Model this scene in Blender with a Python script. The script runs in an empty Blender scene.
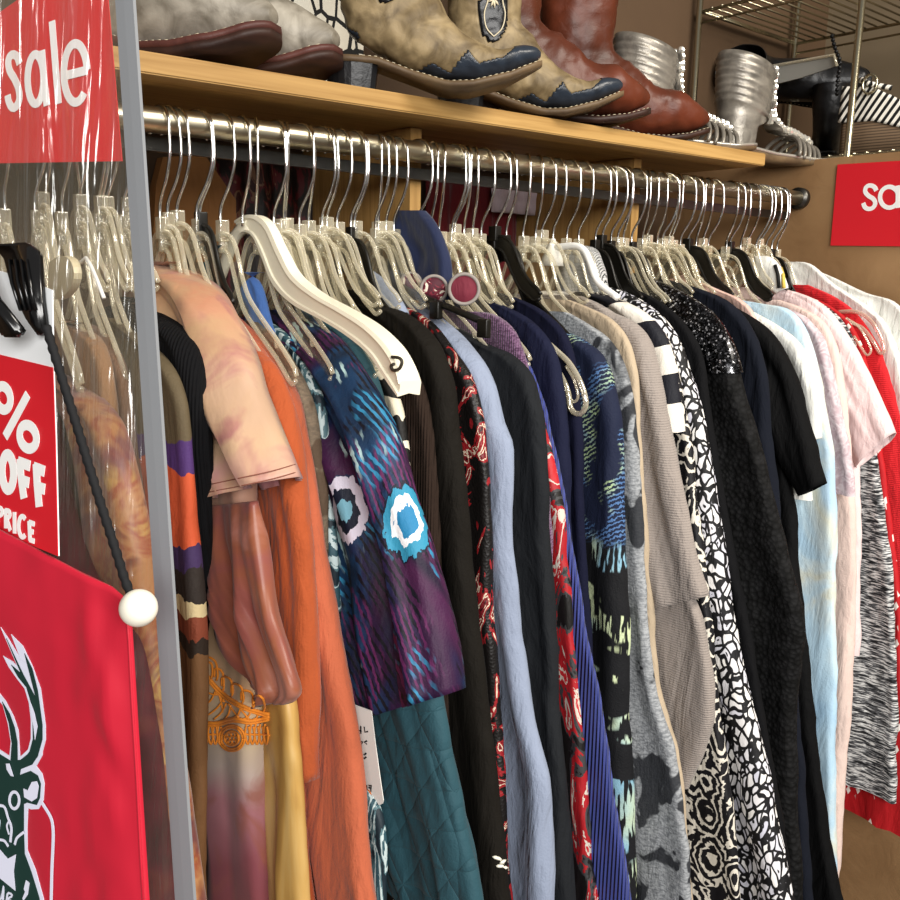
import bpy, bmesh, math, random
from mathutils import Vector, Matrix, noise as mn
from mathutils.bvhtree import BVHTree
from mathutils.geometry import tessellate_polygon
random.seed(7)
S = bpy.context.scene
COL = S.collection
PI = math.pi

# ------------------------------------------------------------------ camera geometry
CAM = Vector((0, 0, 1.45))
def cam_axes():
    p, ro, ya = math.radians(10.8), math.radians(1.2), math.radians(50)
    M = Matrix(((math.sin(ya), math.cos(ya), 0), (-math.cos(ya), math.sin(ya), 0), (0, 0, 1)))
    f = Vector((0, math.cos(p), -math.sin(p))); u = Vector((0, math.sin(p), math.cos(p))); r = Vector((1, 0, 0))
    c, s = math.cos(ro), math.sin(ro)
    return M @ (r*c + u*s), M @ (u*c - r*s), M @ f
R_, U_, F_ = cam_axes()
def ray(x, y): return F_*900 + R_*(x-450) - U_*(y-450)
def on_x(x, y, X): r = ray(x, y); return CAM + r*(X/r.x)
def on_y(x, y, Y): r = ray(x, y); return CAM + r*(Y/r.y)
def on_z(x, y, z): r = ray(x, y); return CAM + r*((z-CAM.z)/r.z)
def at_d(x, y, d): return CAM + ray(x, y)*(d/900)
def on_pl(x, y, o, n): r = ray(x, y); return CAM + r*((o-CAM).dot(n)/r.dot(n))
def proj(p):
    q = p-CAM; z = q.dot(F_); return 450+900*q.dot(R_)/z, 450-900*q.dot(U_)/z

P0 = at_d(148, 119, .92)
YR, ZR0, XR0 = P0.y, P0.z, P0.x          # the rail
def zrod(x): return ZR0 + (x-XR0)*math.tan(math.radians(.45))
def rod_x(px):
    lo, hi = -.3, 3
    for _ in range(50):
        m = (lo+hi)/2
        if proj(Vector((m, YR, zrod(m))))[0] < px: lo = m
        else: hi = m
    return lo

cd = bpy.data.cameras.new('camera'); cam = bpy.data.objects.new('camera', cd); COL.objects.link(cam)
cd.sensor_width = 36; cd.lens = 36; cd.clip_start = .02
mw = Matrix.Identity(4)
for i in range(3): mw[i][0], mw[i][1], mw[i][2], mw[i][3] = R_[i], U_[i], -F_[i], CAM[i]
cam.matrix_world = mw; S.camera = cam

# ------------------------------------------------------------------ object helpers
def tag(o, label=None, cat=None, group=None, kind=None):
    if label: o['label'] = label
    if cat: o['category'] = cat
    if group: o['group'] = group
    if kind: o['kind'] = kind
    return o
def thing(name, label, cat, loc, group=None):
    o = bpy.data.objects.new(name, None); o.empty_display_size = .02; COL.objects.link(o)
    o.location = loc
    return tag(o, label, cat, group)
def wloc(o):
    v = Vector((0, 0, 0))
    while o: v += o.location; o = o.parent
    return v
def mesh_obj(name, bm, mat, parent=None, loc=None, smooth=True, solid=0, label=None, local=False):
    """bm is in world coordinates (unless local); the object gets its origin at loc / at its parent's."""
    base = Vector(loc) if loc is not None else Vector((0, 0, 0))
    if parent is not None: base = base if loc is not None else wloc(parent)
    if not local: bmesh.ops.translate(bm, verts=bm.verts, vec=-base)
    bmesh.ops.recalc_face_normals(bm, faces=bm.faces)
    me = bpy.data.meshes.new(name); bm.to_mesh(me); bm.free()
    for p in me.polygons: p.use_smooth = smooth
    me.materials.append(getattr(mat, "m", mat))
    o = bpy.data.objects.new(name, me); COL.objects.link(o)
    if parent is not None:
        o.parent = parent; o.location = base-wloc(parent)
    else: o.location = base
    if solid:
        md = o.modifiers.new('solid', 'SOLIDIFY'); md.thickness = solid; md.offset = -1
    if label: o['label'] = label
    return o
def add_box(bm, lo, hi, bevel=0):
    r = bmesh.ops.create_cube(bm, size=1); lo, hi = Vector(lo), Vector(hi)
    for v in r['verts']:
        v.co = Vector([(lo[i]+hi[i])/2 + v.co[i]*(hi[i]-lo[i]) for i in range(3)])
    if bevel:
        es = list({e for v in r['verts'] for e in v.link_edges})
        bmesh.ops.bevel(bm, geom=es, offset=bevel, segments=2, affect='EDGES', profile=.7)
def box(name, lo, hi, mat, parent=None, bevel=0, **k):
    bm = bmesh.new(); add_box(bm, lo, hi, bevel); return mesh_obj(name, bm, mat, parent, smooth=False, **k)
def add_tube(bm, pts, r, n=8, closed=False, cap=True):
    pts = [Vector(p) for p in pts]; N = len(pts); rings = []; up = None
    for i, p in enumerate(pts):
        a = pts[(i-1) % N] if (closed or i > 0) else p; b = pts[(i+1) % N] if (closed or i < N-1) else p
        t = (b-a).normalized()
        if up is None:
            up = t.cross(Vector((0, 0, 1)))
            if up.length < .1: up = t.cross(Vector((1, 0, 0)))
        up = (up - t*up.dot(t))
        up = up.normalized() if up.length > 1e-6 else t.orthogonal().normalized()
        bt = t.cross(up); rr = r[i] if isinstance(r, (list, tuple)) else r
        rings.append([bm.verts.new(p + (up*math.cos(2*PI*k/n)+bt*math.sin(2*PI*k/n))*rr) for k in range(n)])
    for i in range(N if closed else N-1):
        A, B = rings[i], rings[(i+1) % N]
        for k in range(n): bm.faces.new((A[k], A[(k+1) % n], B[(k+1) % n], B[k]))
    if cap and not closed:
        bm.faces.new(rings[0][::-1]); bm.faces.new(rings[-1])
def add_ball(bm, c, r, seg=20, scale=(1, 1, 1)):
    q = bmesh.ops.create_uvsphere(bm, u_segments=seg, v_segments=seg//2+2, radius=r)
    for v in q['verts']: v.co = Vector((v.co.x*scale[0], v.co.y*scale[1], v.co.z*scale[2])) + Vector(c)
def smooth_pts(pts, n):
    """Catmull-Rom through pts, resampled to n points evenly by length (tuples of any size)."""
    P = [Vector(p) for p in pts]
    if len(P) == 2: return [P[0].lerp(P[1], i/(n-1)) for i in range(n)]
    Q = [P[0]*2-P[1]] + P + [P[-1]*2-P[-2]]; D = []
    for i in range(1, len(Q)-2):
        for k in range(12):
            t = k/12; a, b, c, d = Q[i-1], Q[i], Q[i+1], Q[i+2]
            D.append(.5*((2*b)+(c-a)*t+(2*a-5*b+4*c-d)*t*t+(3*b-a-3*c+d)*t**3))
    D.append(P[-1]); L = [0]
    for i in range(1, len(D)): L.append(L[-1]+(D[i]-D[i-1]).length)
    out = []; j = 0
    for i in range(n):
        s = L[-1]*i/(n-1)
        while j < len(L)-2 and L[j+1] < s: j += 1
        w = (s-L[j])/max(1e-9, L[j+1]-L[j]); out.append(D[j].lerp(D[j+1], min(1, max(0, w))))
    return out
def N1(a, b=0., c=0.): return mn.noise(Vector((a, b, c)))

# ------------------------------------------------------------------ materials
def C(h):
    h = h.lstrip('#'); o = []
    for i in (0, 2, 4):
        v = int(h[i:i+2], 16)/255; o.append(v/12.92 if v <= .04045 else ((v+.055)/1.055)**2.4)
    return (*o, 1)
class Mat:
    def __init__(s, name, **k):
        s.m = bpy.data.materials.new(name); s.m.use_nodes = True; s.t = s.m.node_tree
        s.b = s.t.nodes['Principled BSDF']; s.out = s.t.nodes['Material Output']
        s.b.inputs['Specular IOR Level'].default_value = .3; s.set(**k); s._c = None
    def set(s, **k):
        mp = dict(col='Base Color', rough='Roughness', metal='Metallic', sheen='Sheen Weight', spec='Specular IOR Level', coat='Coat Weight', trans='Transmission Weight')
        for a, v in k.items(): s.inp(s.b.inputs[mp.get(a, a)], v)
        return s
    def inp(s, sock, v):
        if isinstance(v, bpy.types.NodeSocket): s.t.links.new(v, sock)
        else: sock.default_value = v
    def n(s, ty, ins=(), out=0, **at):
        nd = s.t.nodes.new('ShaderNode'+ty)
        for a, v in at.items(): setattr(nd, a, v)
        for a, v in dict(ins).items(): s.inp(nd.inputs[a], v)
        return nd.outputs[out]
    def co(s):
        if s._c is None: s._c = s.n('TexCoord', out=3)
        return s._c
    def map(s, scale=(1, 1, 1), rot=(0, 0, 0), loc=(0, 0, 0), v=None):
        return s.n('Mapping', {'Vector': v or s.co(), 'Scale': scale, 'Rotation': rot, 'Location': loc})
    def noise(s, sc, det=3, dist=0., v=None, rough=.5, out=0):
        return s.n('TexNoise', {'Vector': v or s.co(), 'Scale': sc, 'Detail': det, 'Distortion': dist, 'Roughness': rough}, out=out)
    def wave(s, sc, dist=0., det=2, v=None, dir='X', dsc=1., ty='BANDS', prof='SIN'):
        k = dict(wave_type=ty, wave_profile=prof)
        if ty == 'BANDS': k['bands_direction'] = dir
        return s.n('TexWave', {'Vector': v or s.co(), 'Scale': sc, 'Distortion': dist, 'Detail': det, 'Detail Scale': dsc}, out=1, **k)
    def voro(s, sc, v=None, feat='F1', out=0, rnd=1.):
        return s.n('TexVoronoi', {'Vector': v or s.co(), 'Scale': sc, 'Randomness': rnd}, out=out, feature=feat)
    def ramp(s, f, stops, mode='LINEAR'):
        nd = s.t.nodes.new('ShaderNodeValToRGB'); s.t.links.new(f, nd.inputs[0]); cr = nd.color_ramp; cr.interpolation = mode
        while len(cr.elements) < len(stops): cr.elements.new(.5)
        for e, (p, c) in zip(cr.elements, stops):
            e.position = p; e.color = C(c) if isinstance(c, str) else (c if isinstance(c, tuple) else (c, c, c, 1))
        return nd.outputs[0]
    def mix(s, f, a, b, mode='MIX'):
        nd = s.t.nodes.new('ShaderNodeMix'); nd.data_type = 'RGBA'; nd.blend_type = mode
        s.inp(nd.inputs[0], f)
        for i, v in ((6, a), (7, b)): s.inp(nd.inputs[i], C(v) if isinstance(v, str) else v)
        return nd.outputs[2]
    def math(s, op, a, b=0., c=0.):
        return s.n('Math', {0: a, 1: b, 2: c}, operation=op)
    def xyz(s, v=None):
        nd = s.t.nodes.new('ShaderNodeSeparateXYZ'); s.t.links.new(v or s.co(), nd.inputs[0]); return nd.outputs
    def dist(s, c, r, jag=0., v=None):
        """scaled distance to a point c (object coordinates), with jagged edge"""
        q = s.n('VectorMath', {0: v or s.co(), 1: c}, operation='SUBTRACT'); q = s.n('VectorMath', {0: q, 1: [1/x for x in r]}, operation='MULTIPLY')
        L = s.n('VectorMath', {0: q}, out=1, operation='LENGTH')
        if jag: L = s.math('ADD', L, s.math('MULTIPLY', s.math('SUBTRACT', s.noise(1, 3, v=s.map((150, 150, 40))), .5), jag))
        return L
    def bump(s, h, st=.3, d=.001):
        nd = s.t.nodes.new('ShaderNodeBump'); nd.inputs['Strength'].default_value = st; nd.inputs['Distance'].default_value = d
        s.t.links.new(h, nd.inputs['Height'])
        pv = s.b.inputs['Normal']
        if pv.is_linked: s.t.links.new(pv.links[0].from_socket, nd.inputs['Normal'])
        s.t.links.new(nd.outputs[0], pv); return s
    def drape(s, sc=11, st=.8, d=.014): return s.bump(s.noise(1, 1.2, .5, v=s.map((sc, sc, sc*.38))), st, d)
    def weave(s, st=.25): return s.bump(s.noise(420, 2), min(1, st*1.8), .0009)
    def wrinkle(s, sc=22, st=.35, d=.006):
        a = s.noise(1, 4, .8, v=s.map((sc, sc, sc*.3))); b = s.noise(1, 3, .5, v=s.map((sc*3.2, sc*3.2, sc*1.1), rot=(.35, .1, 0)))
        return s.bump(s.math('ADD', a, s.math('MULTIPLY', b, .3)), min(1., st*1.5), d*1.7)
    def rib(s, f=250, st=.5, d=.0012):
        x = s.xyz(); q = s.math('MULTIPLY', s.math('SUBTRACT', x[0], x[1]), f*2*PI)
        return s.bump(s.math('SINE', q), st, d)
def plain(name, col, rough=.85, sheen=.15, var=.12, kind='weave', wr=.6, **k):
    dark = sum((C(col) if isinstance(col, str) else col)[:3]) < .06
    k.setdefault('spec', .12 if dark else .3); m = Mat(name, rough=rough, sheen=0. if dark else sheen*.5, **k); c = C(col) if isinstance(col, str) else col
    f = m.noise(14, 4); dk = tuple(x*(1-var) for x in c[:3])+(1,); lt = tuple(min(1, x*(1+var)) for x in c[:3])+(1,)
    m.set(col=m.mix(f, dk, lt))
    if wr: m.wrinkle(st=wr)
    if kind == 'rib': m.rib()
    elif kind == 'widerib': m.rib(210, .5, .0012)
    elif kind == 'knit': m.bump(m.wave(95, 1.2, 1, dir='Z'), .5, .0014); m.weave(.3)
    elif kind == 'weave': m.weave()
    return m
def solid(name, col, rough=.5, **k): return Mat(name, col=C(col) if isinstance(col, str) else col, rough=rough, **k)

CHROME = solid('chrome wire', '#d8d8d6', .16, metal=1.)
STEEL = solid('brushed rail steel', '#c9bfa6', .3, metal=1.); STEEL.bump(STEEL.noise(1, 3, v=STEEL.map((30, 900, 900))), .1, .0004)
DARKMETAL = solid('dark steel', '#4a4844', .35, metal=.9)
BLACKP = solid('black gloss plastic', '#0c0c0d', .18, spec=.6)
BLACKH = solid('black hanger plastic', '#15130f', .35)
def clear_mat(name, tint, alpha, rough, white=.0):
    m = Mat(name); t = m.t; tr = t.nodes.new('ShaderNodeBsdfTransparent'); tr.inputs[0].default_value = (*tint, 1)
    g = t.nodes.new('ShaderNodeBsdfGlossy'); g.inputs['Roughness'].default_value = rough; g.inputs[0].default_value = (1, 1, .97, 1)
    d = t.nodes.new('ShaderNodeBsdfDiffuse'); d.inputs[0].default_value = C('#f6ecd0')
    a = t.nodes.new('ShaderNodeMixShader'); a.inputs[0].default_value = white; t.links.new(g.outputs[0], a.inputs[1]); t.links.new(d.outputs[0], a.inputs[2])
    fr = t.nodes.new('ShaderNodeLayerWeight'); fr.inputs['Blend'].default_value = .35
    mr = m.n('MapRange', {'Value': fr.outputs['Facing'], 'To Min': alpha[0], 'To Max': alpha[1]})
    b = t.nodes.new('ShaderNodeMixShader'); t.links.new(mr, b.inputs[0]); t.links.new(tr.outputs[0], b.inputs[1]); t.links.new(a.outputs[0], b.inputs[2])
    t.links.new(b.outputs[0], m.out.inputs[0]); return m, g
CLEAR, _ = clear_mat('clear styrene', (.99, .985, .96), (.22, .9), .12, .6)
CLEARWEB = clear_mat('thin clear styrene', (.97, .96, .93), (.03, .3), .06, .3)[0].m
VINYL, _g = clear_mat('clear vinyl', (.97, .97, .97), (.06, .4), .19, .3)
_b = VINYL.t.nodes.new('ShaderNodeBump'); _b.inputs['Strength'].default_value = 1.; _b.inputs['Distance'].default_value = .022
VINYL.t.links.new(VINYL.noise(1, 3, .4, v=VINYL.map((55, 55, 3))), _b.inputs['Height']); VINYL.t.links.new(_b.outputs[0], _g.inputs['Normal'])
CREAM = solid('cream hanger plastic', '#e9e2cb', .3, spec=.5)
WHITEP = solid('white paint', '#f0efea', .45)
REDSIGN = solid('red sign print', '#cf1f2b', .45)
GREYTAPE = solid('grey vinyl edging', '#85888c', .45)
def wood(name, a, b, ax=0, sc=1.):
    m = Mat(name, rough=.5); s = [60*sc]*3; s[ax] = 3*sc
    g = m.noise(1, 6, 1.2, v=m.map(s)); s2 = [220*sc]*3; s2[ax] = 5*sc
    f = m.noise(1, 3, .2, v=m.map(s2)); k = m.math('ADD', m.math('MULTIPLY', g, .7), m.math('MULTIPLY', f, .3))
    m.set(col=m.ramp(k, [(.3, a), (.68, b)])); m.bump(f, .15, .0006); return m
OAK = wood('golden oak', '#86622f', '#b9945a', 0)
OAKZ = wood('oak upright', '#8a6636', '#b99258', 2)
def kraft():
    m = Mat('brown kraft board', rough=.6); f = m.noise(6, 5, .4); m.set(col=m.ramp(f, [(.3, '#80603f'), (.7, '#9c7b56')]))
    m.bump(m.noise(18, 4, 1.), .4, .004); m.bump(m.noise(200, 2), .1, .0005); return m
KRAFT = kraft()

# --- garment materials
def m_printsatin():
    m = Mat('rust and gold printed satin', rough=.42, sheen=.2)
    f = m.noise(16, 6, 1.6); a = m.ramp(f, [(.24, '#4c2a20'), (.36, '#7d4a30'), (.46, '#a5754a'), (.55, '#8a452c'), (.64, '#b08c4e'), (.8, '#5c3232')])
    z = m.xyz()[2]; g = m.noise(9, 4, 2.)
    m.set(col=m.mix(m.ramp(g, [(.5, 0.), (.62, .8)]), a, '#5d2c38')); m.drape(); return m
def m_velvet():
    m = Mat('burgundy velvet', rough=.7, sheen=.08); m.set(**{'Sheen Tint': C('#b05070')})
    f = m.noise(20, 4, .8); m.set(col=m.ramp(f, [(.3, '#22080f'), (.55, '#4a1420'), (.72, '#5c2a26'), (.85, '#6e4630')])); m.drape(13, 1., .016); return m
def m_paneled():
    m = Mat('olive purple orange patchwork print', rough=.75); z = m.xyz()[2]
    q = m.math('ADD', z, m.math('MULTIPLY', m.math('SUBTRACT', m.noise(40, 3), .5), .03))
    f = m.n('MapRange', {'Value': q, 'From Min': .05, 'From Max': .75})
    z0 = lambda y: (on_x(185, y, .32).z-GZ['panel']-.05)/.7
    st = [(900, '#6b4a2c'), (655, '#2a2018'), (640, '#7b3c28'), (618, '#c7b58a'), (605, '#2b2420'), (575, '#3c2b52'), (552, '#c25330'), (474, '#4a2f66'), (446, '#5b4f3a')]
    m.set(col=m.ramp(f, [(min(1, max(0, z0(y))), c) for y, c in st], 'CONSTANT')); m.wrinkle(); m.weave(); return m
def zf(m, Yg, X, ytop, ybot):
    """0..1 factor from pixel row ybot up to ytop in a garment's own height"""
    za, zb_ = on_x(240, ybot, X).z-Yg, on_x(240, ytop, X).z-Yg
    q = m.math('ADD', m.xyz()[2], m.math('MULTIPLY', m.math('SUBTRACT', m.noise(9, 3, .8), .5), .09))
    return m.n('MapRange', {'Value': q, 'From Min': za, 'From Max': zb_})
def m_tiedye():
    m = Mat('peach and mauve tie-dye satin', rough=.5, sheen=.1); f = zf(m, .6, .39, 260, 510)
    a = m.ramp(f, [(0, '#a9727a'), (.14, '#b98488'), (.28, '#bb9a7c'), (.5, '#b3937a'), (.72, '#b98d70'), (.9, '#b8775a'), (1, '#b07462')])
    w = m.noise(1, 4, 1.4, v=m.map((13, 13, 7)))
    m.wrinkle(15, .22, .006); a = m.mix(m.ramp(m.noise(1, 3, 1.8, v=m.map((16, 16, 9), loc=(4, 4, 1))), [(.5, 0.), (.64, .75)]), a, '#9a5f62')
    m.set(col=m.mix(.75, a, m.ramp(w, [(.3, '#b98a7c'), (.45, '#d8bc9c'), (.56, '#e0cbaa'), (.7, '#c58c74')]), 'MIX') if False else m.mix(m.ramp(w, [(.42, .0), (.62, .7)]), a, '#b4946e'))
    m.drape(); return m
def m_tiedye2():
    m = Mat('mauve rust and cream tie-dye satin', rough=.42, sheen=.1); f = zf(m, .6, .39, 500, 930)
    a = m.ramp(f, [(0, '#6e3230'), (.2, '#854850'), (.32, '#a46f76'), (.41, '#b2a096'), (.52, '#b6a385'), (.72, '#b08d6c'), (1, '#ad8470')])
    w = m.noise(1, 4, 1.5, v=m.map((14, 14, 8), loc=(1, 2, 3)))
    m.set(col=m.mix(m.ramp(w, [(.52, 0.), (.66, .7)]), a, '#8f5442')); m.drape(); return m
def m_rust():
    m = Mat('rust and rose satin', rough=.36, sheen=.1); w = m.noise(9, 4, 1.2); m.set(col=m.ramp(w, [(.28, '#5c2c26'), (.42, '#854a42'), (.54, '#8a5038'), (.68, '#a87468')])); m.drape(); return m
def m_gold():
    m = Mat('ochre gold satin', rough=.4); m.set(col=m.ramp(m.noise(1, 4, 1., v=m.map((20, 20, 4))), [(.3, '#86602f'), (.5, '#b38d4e'), (.7, '#c4a66c')])); m.drape(); return m
def m_peacock(eyes):
    m = Mat('peacock feather print', rough=.6)
    base = m.ramp(m.noise(1, 3, .8, v=m.map((11, 11, 6))), [(.3, '#0b1a2c'), (.42, '#143455'), (.49, '#1a1a3c'), (.55, '#2e1334'), (.64, '#42183e'), (.72, '#140e26')])
    c = base
    for rot, sc, sel_loc, thr, col in (((0, .45, .3), 46, (0, 0, 0), .46, '#0b0c18'), ((0, .2, .3), 54, (3, 1, 2), .52, '#5a2250'), ((.1, .55, .2), 40, (1, 5, 2), .56, '#2f7fa6'), ((0, .3, .5), 44, (6, 2, 4), .61, '#a9c8c8')):
        wv = m.wave(sc, 2.2, 2, v=m.map((1, .7, 1), rot=rot), dir='X', dsc=2.5)
        sel = m.ramp(m.noise(1, 3, .3, v=m.map((17, 17, 9), loc=sel_loc)), [(thr, 0.), (thr+.05, 1.)])
        c = m.mix(m.math('MULTIPLY', m.ramp(wv, [(.62, 0.), (.76, 1.)]), sel), c, col)
    for e, r, st in eyes:
        L = m.dist(e, r, .55); pos = m.math('MULTIPLY', L, .5)
        ring = m.ramp(pos, [(p*.5, k) for p, k in st], 'CONSTANT')
        c = m.mix(m.ramp(L, [(.97, 1.), (1., 0.)]), c, ring)
    m.set(col=c); m.wrinkle(20, .3); m.weave(); return m
def m_quilt():
    m = plain('teal quilted cotton', '#234751', .75, .1, .15, 'none', .3); x = m.xyz()
    a = m.math('ADD', x[1], m.math('MULTIPLY', x[2], .6)); b = m.math('SUBTRACT', x[1], m.math('MULTIPLY', x[2], .75)); h = None
    for q, f in ((a, 21), (b, 17), (m.math('ADD', x[2], m.math('MULTIPLY', x[1], .25)), 24)):
        fr = m.math('FRACT', m.math('MULTIPLY', q, f)); d = m.math('ABSOLUTE', m.math('SUBTRACT', fr, .5)); d = m.math('MINIMUM', m.math('MULTIPLY', d, 5), 1.)
        h = d if h is None else m.math('MINIMUM', h, d)
    m.bump(m.math('POWER', h, .5), .55, .004); m.weave(.3); return m
def m_zebra():
    m = Mat('cream and black zebra print', rough=.6); w = m.wave(9, 12., 3, v=m.map(rot=(.7, .4, 0)), dir='Z', dsc=1.2)
    m.set(col=m.ramp(w, [(.45, '#141210'), (.55, '#e3d8bf')], 'CONSTANT')); m.wrinkle(); return m
def m_redprint(name='red black and cream abstract print', stops=None):
    m = Mat(name, rough=.55); w = m.noise(1, 5, 2.5, v=m.map((20, 20, 9)))
    m.set(col=m.ramp(w, stops or [(.3, '#151312'), (.41, '#3a3a3c'), (.46, '#a01b22'), (.55, '#c7c0b4'), (.59, '#b3242a'), (.68, '#1b1718')], 'CONSTANT')); m.wrinkle(); return m
def m_sequintrim():
    m = Mat('black red cream print with gold sequins', rough=.45); w = m.noise(1, 4, 2.5, v=m.map((26, 26, 14)))
    m.set(col=m.ramp(w, [(.3, '#141110'), (.5, '#181312'), (.53, '#8b1d22'), (.6, '#d8c8b0'), (.63, '#6e1a20'), (.7, '#0f0d0d')], 'CONSTANT'))
    m.bump(m.voro(300), .5, .001); return m
def m_pleat(name, col):
    m = plain(name, col, .6, .1, .15, 'none', .2); x = m.xyz(); m.bump(m.math('SINE', m.math('MULTIPLY', m.math('SUBTRACT', x[0], x[1]), 1100.)), .8, .003); return m
def m_abstract():
    m = Mat('navy knit with lime and aqua strokes', rough=.8); x = m.xyz()
    w = m.wave(58, 5., 3, v=m.map(rot=(.6, 0, 0)), dir='Z', dsc=4.); sel = m.noise(16, 2, .5)
    top = m.mix(m.math('MULTIPLY', m.ramp(w, [(.62, 0.), (.72, 1.)]), m.ramp(sel, [(.47, 0.), (.53, 1.)])), '#131b34', m.ramp(m.noise(28, 2), [(.42, '#4c6f9e'), (.57, '#9fb58c')]))
    st = m.noise(1, 2, v=m.map((170, 170, 22))); band = m.noise(1, 2, .2, v=m.map((9, 9, 19), loc=(0, 4, 1.7)))
    low = m.mix(m.math('MULTIPLY', m.ramp(st, [(.5, 0.), (.54, 1.)]), m.ramp(band, [(.5, 0.), (.53, 1.)])), '#0b0c10', m.ramp(m.noise(10, 2), [(.4, '#7fa9bd'), (.58, '#c3cfa6')]))
    zb = on_x(600, 540, .875).z-GZ['abstract']
    m.set(col=m.mix(m.ramp(m.math('SUBTRACT', x[2], zb-.5), [(.495, 0.), (.505, 1.)]), low, top)); m.weave(.4); m.wrinkle(); return m
def m_camo(name, a, b, c, sc=14):
    m = Mat(name, rough=.85); h = m.noise(1, 2, v=m.map((160, 160, 420)))
    base = m.mix(m.ramp(h, [(.35, 0.), (.65, 1.)]), a, b)
    m.set(col=m.mix(m.ramp(m.noise(sc, 3, .7), [(.53, 0.), (.56, .95)]), base, c)); m.weave(.5); m.wrinkle(); return m
def m_bars(name, zs_key):
    m = Mat(name, rough=.7); x = m.xyz(); q = m.math('ADD', x[2], m.math('MULTIPLY', x[1], .35)); q = m.math('ADD', q, m.math('MULTIPLY', m.math('SUBTRACT', m.noise(30, 2), .5), .006))
    f = m.math('FRACT', m.math('ADD', m.math('MULTIPLY', q, 12.), .45))
    m.set(col=m.ramp(f, [(0, '#15161f'), (.5, '#e8e2d6')], 'CONSTANT')); m.wrinkle(); m.weave(); return m
def m_paisley():
    m = Mat('black and cream paisley print', rough=.6); v = m.voro(24, v=m.map((1, 1, .7), rot=(.5, 0, 0)))
    rg = m.math('SINE', m.math('ADD', m.math('MULTIPLY', v, 30.), m.math('MULTIPLY', m.noise(30, 4, 1.5), 16.)))
    m.set(col=m.mix(m.ramp(rg, [(.35, 0.), (.55, 1.)]), '#111014', '#d9d2c4')); m.wrinkle(); return m
def m_leopard():
    m = Mat('black and white pebble animal print', rough=.6); vv = m.map((1, 1, .62)); wv = m.n('VectorMath', {0: vv, 1: m.n('VectorMath', {0: m.noise(28, 2, out=1, v=vv), 1: (.034, .034, .034)}, operation='MULTIPLY')}, operation='ADD')
    e = m.voro(92, v=wv, feat='DISTANCE_TO_EDGE'); c = m.voro(92, v=wv); rnd = m.xyz(m.voro(92, v=wv, out=1))[0]
    spot = m.ramp(e, [(.12, 0.), (.15, 1.)]); hole = m.math('MULTIPLY', m.ramp(c, [(.12, 1.), (.16, 0.)]), m.math('GREATER_THAN', rnd, .45))
    lite = m.mix(rnd, '#f0ede8', '#c9c9d6')
    m.set(col=m.mix(m.math('SUBTRACT', spot, hole), '#0e0e10', lite)); m.wrinkle(); return m
def m_lace():
    m = Mat('black crochet lace', rough=.8, col=C('#0b0b0c')); x = m.xyz()
    a = m.math('SINE', m.math('MULTIPLY', m.math('ADD', x[1], m.math('MULTIPLY', x[2], .5)), 170.)); b = m.math('SINE', m.math('MULTIPLY', m.math('SUBTRACT', x[1], m.math('MULTIPLY', x[2], .5)), 170.))
    h = m.math('MULTIPLY', a, b); m.set(spec=.2); m.bump(m.voro(150), .8, .0025)
    m.set(col=m.ramp(m.math('ADD', m.math('MULTIPLY', h, .25), m.voro(150)), [(.15, '#161617'), (.75, '#020202')])); return m
def m_sequin():
    m = Mat('black sequins', rough=.14, metal=.55); cc = m.voro(420, out=1)
    m.set(col=m.ramp(m.xyz(cc)[0], [(.5, '#0a0a0b'), (.9, '#3a3a3e'), (.97, '#b8b8bc')])); m.bump(m.xyz(cc)[1], 1., .004); return m
def m_paledye():
    m = Mat('pale blue pastel tie-dye', rough=.75); x = m.xyz(); w = m.noise(1, 4, .8, v=m.map((9, 9, 5)))
    m.set(col=m.ramp(w, [(.3, '#9fc3de'), (.45, '#b5d2e3'), (.54, '#c9d9dd'), (.6, '#d0d3c4'), (.68, '#aecbe0')])); m.wrinkle(); m.weave(); return m
def m_spacedye():
    m = Mat('black and white space-dye knit', rough=.85); h = m.noise(1, 3, .4, v=m.map((55, 55, 420)))
    m.set(col=m.ramp(h, [(.4, '#191a1c'), (.5, '#6c6d70'), (.6, '#dcdcda')])); m.weave(.4); m.wrinkle(); return m
def m_redwhite():
    m = Mat('red cotton with scattered white dashes', rough=.7); vv = m.map((1, 1, .5), rot=(.8, 0, 0))
    d = m.n('TexVoronoi', {'Vector': vv, 'Scale': 62., 'Randomness': 1.}, distance='CHEBYCHEV')
    m.set(col=m.mix(m.ramp(d, [(.17, 1.), (.2, 0.)]), '#b3161d', '#f0e8e0')); m.wrinkle(); return m
def m_tweed(name, a, b):
    m = Mat(name, rough=.9); h = m.math('MULTIPLY', m.wave(160, 2., dir='Z'), m.wave(160, 2., dir='Y')); m.set(col=m.mix(m.ramp(h, [(.1, 0.), (.3, 1.)]), a, b)); m.weave(.6); return m
def m_heather(name, a, b):
    m = Mat(name, rough=.9, sheen=.2); h = m.noise(1, 2, v=m.map((220, 220, 500))); m.set(col=m.mix(m.ramp(h, [(.4, 0.), (.6, 1.)]), a, b)); m.rib(260, .5); m.wrinkle(); return m
def m_lacepink():
    m = Mat('pale lavender-pink lace', rough=.8); w = m.noise(60, 4, 2.); m.set(col=m.ramp(w, [(.4, '#b8a2a8'), (.6, '#d2c4c8')])); m.bump(w, .6, .002); return m
def m_floral():
    m = Mat('maroon and cream floral print', rough=.6); w = m.noise(55, 4, 2.); m.set(col=m.ramp(w, [(.4, '#4a1524'), (.5, '#7a2334'), (.56, '#e4dccb'), (.7, '#d3c9b2')], 'CONSTANT')); return m
def m_ogee():
    m = Mat('cream cloth with black looping lines', rough=.8); e = m.voro(40, v=m.map((1, 1, .7)), feat='DISTANCE_TO_EDGE'); m.set(col=m.ramp(e, [(.055, '#151515'), (.075, '#cfcabc')], 'CONSTANT')); m.weave(); return m

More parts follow.
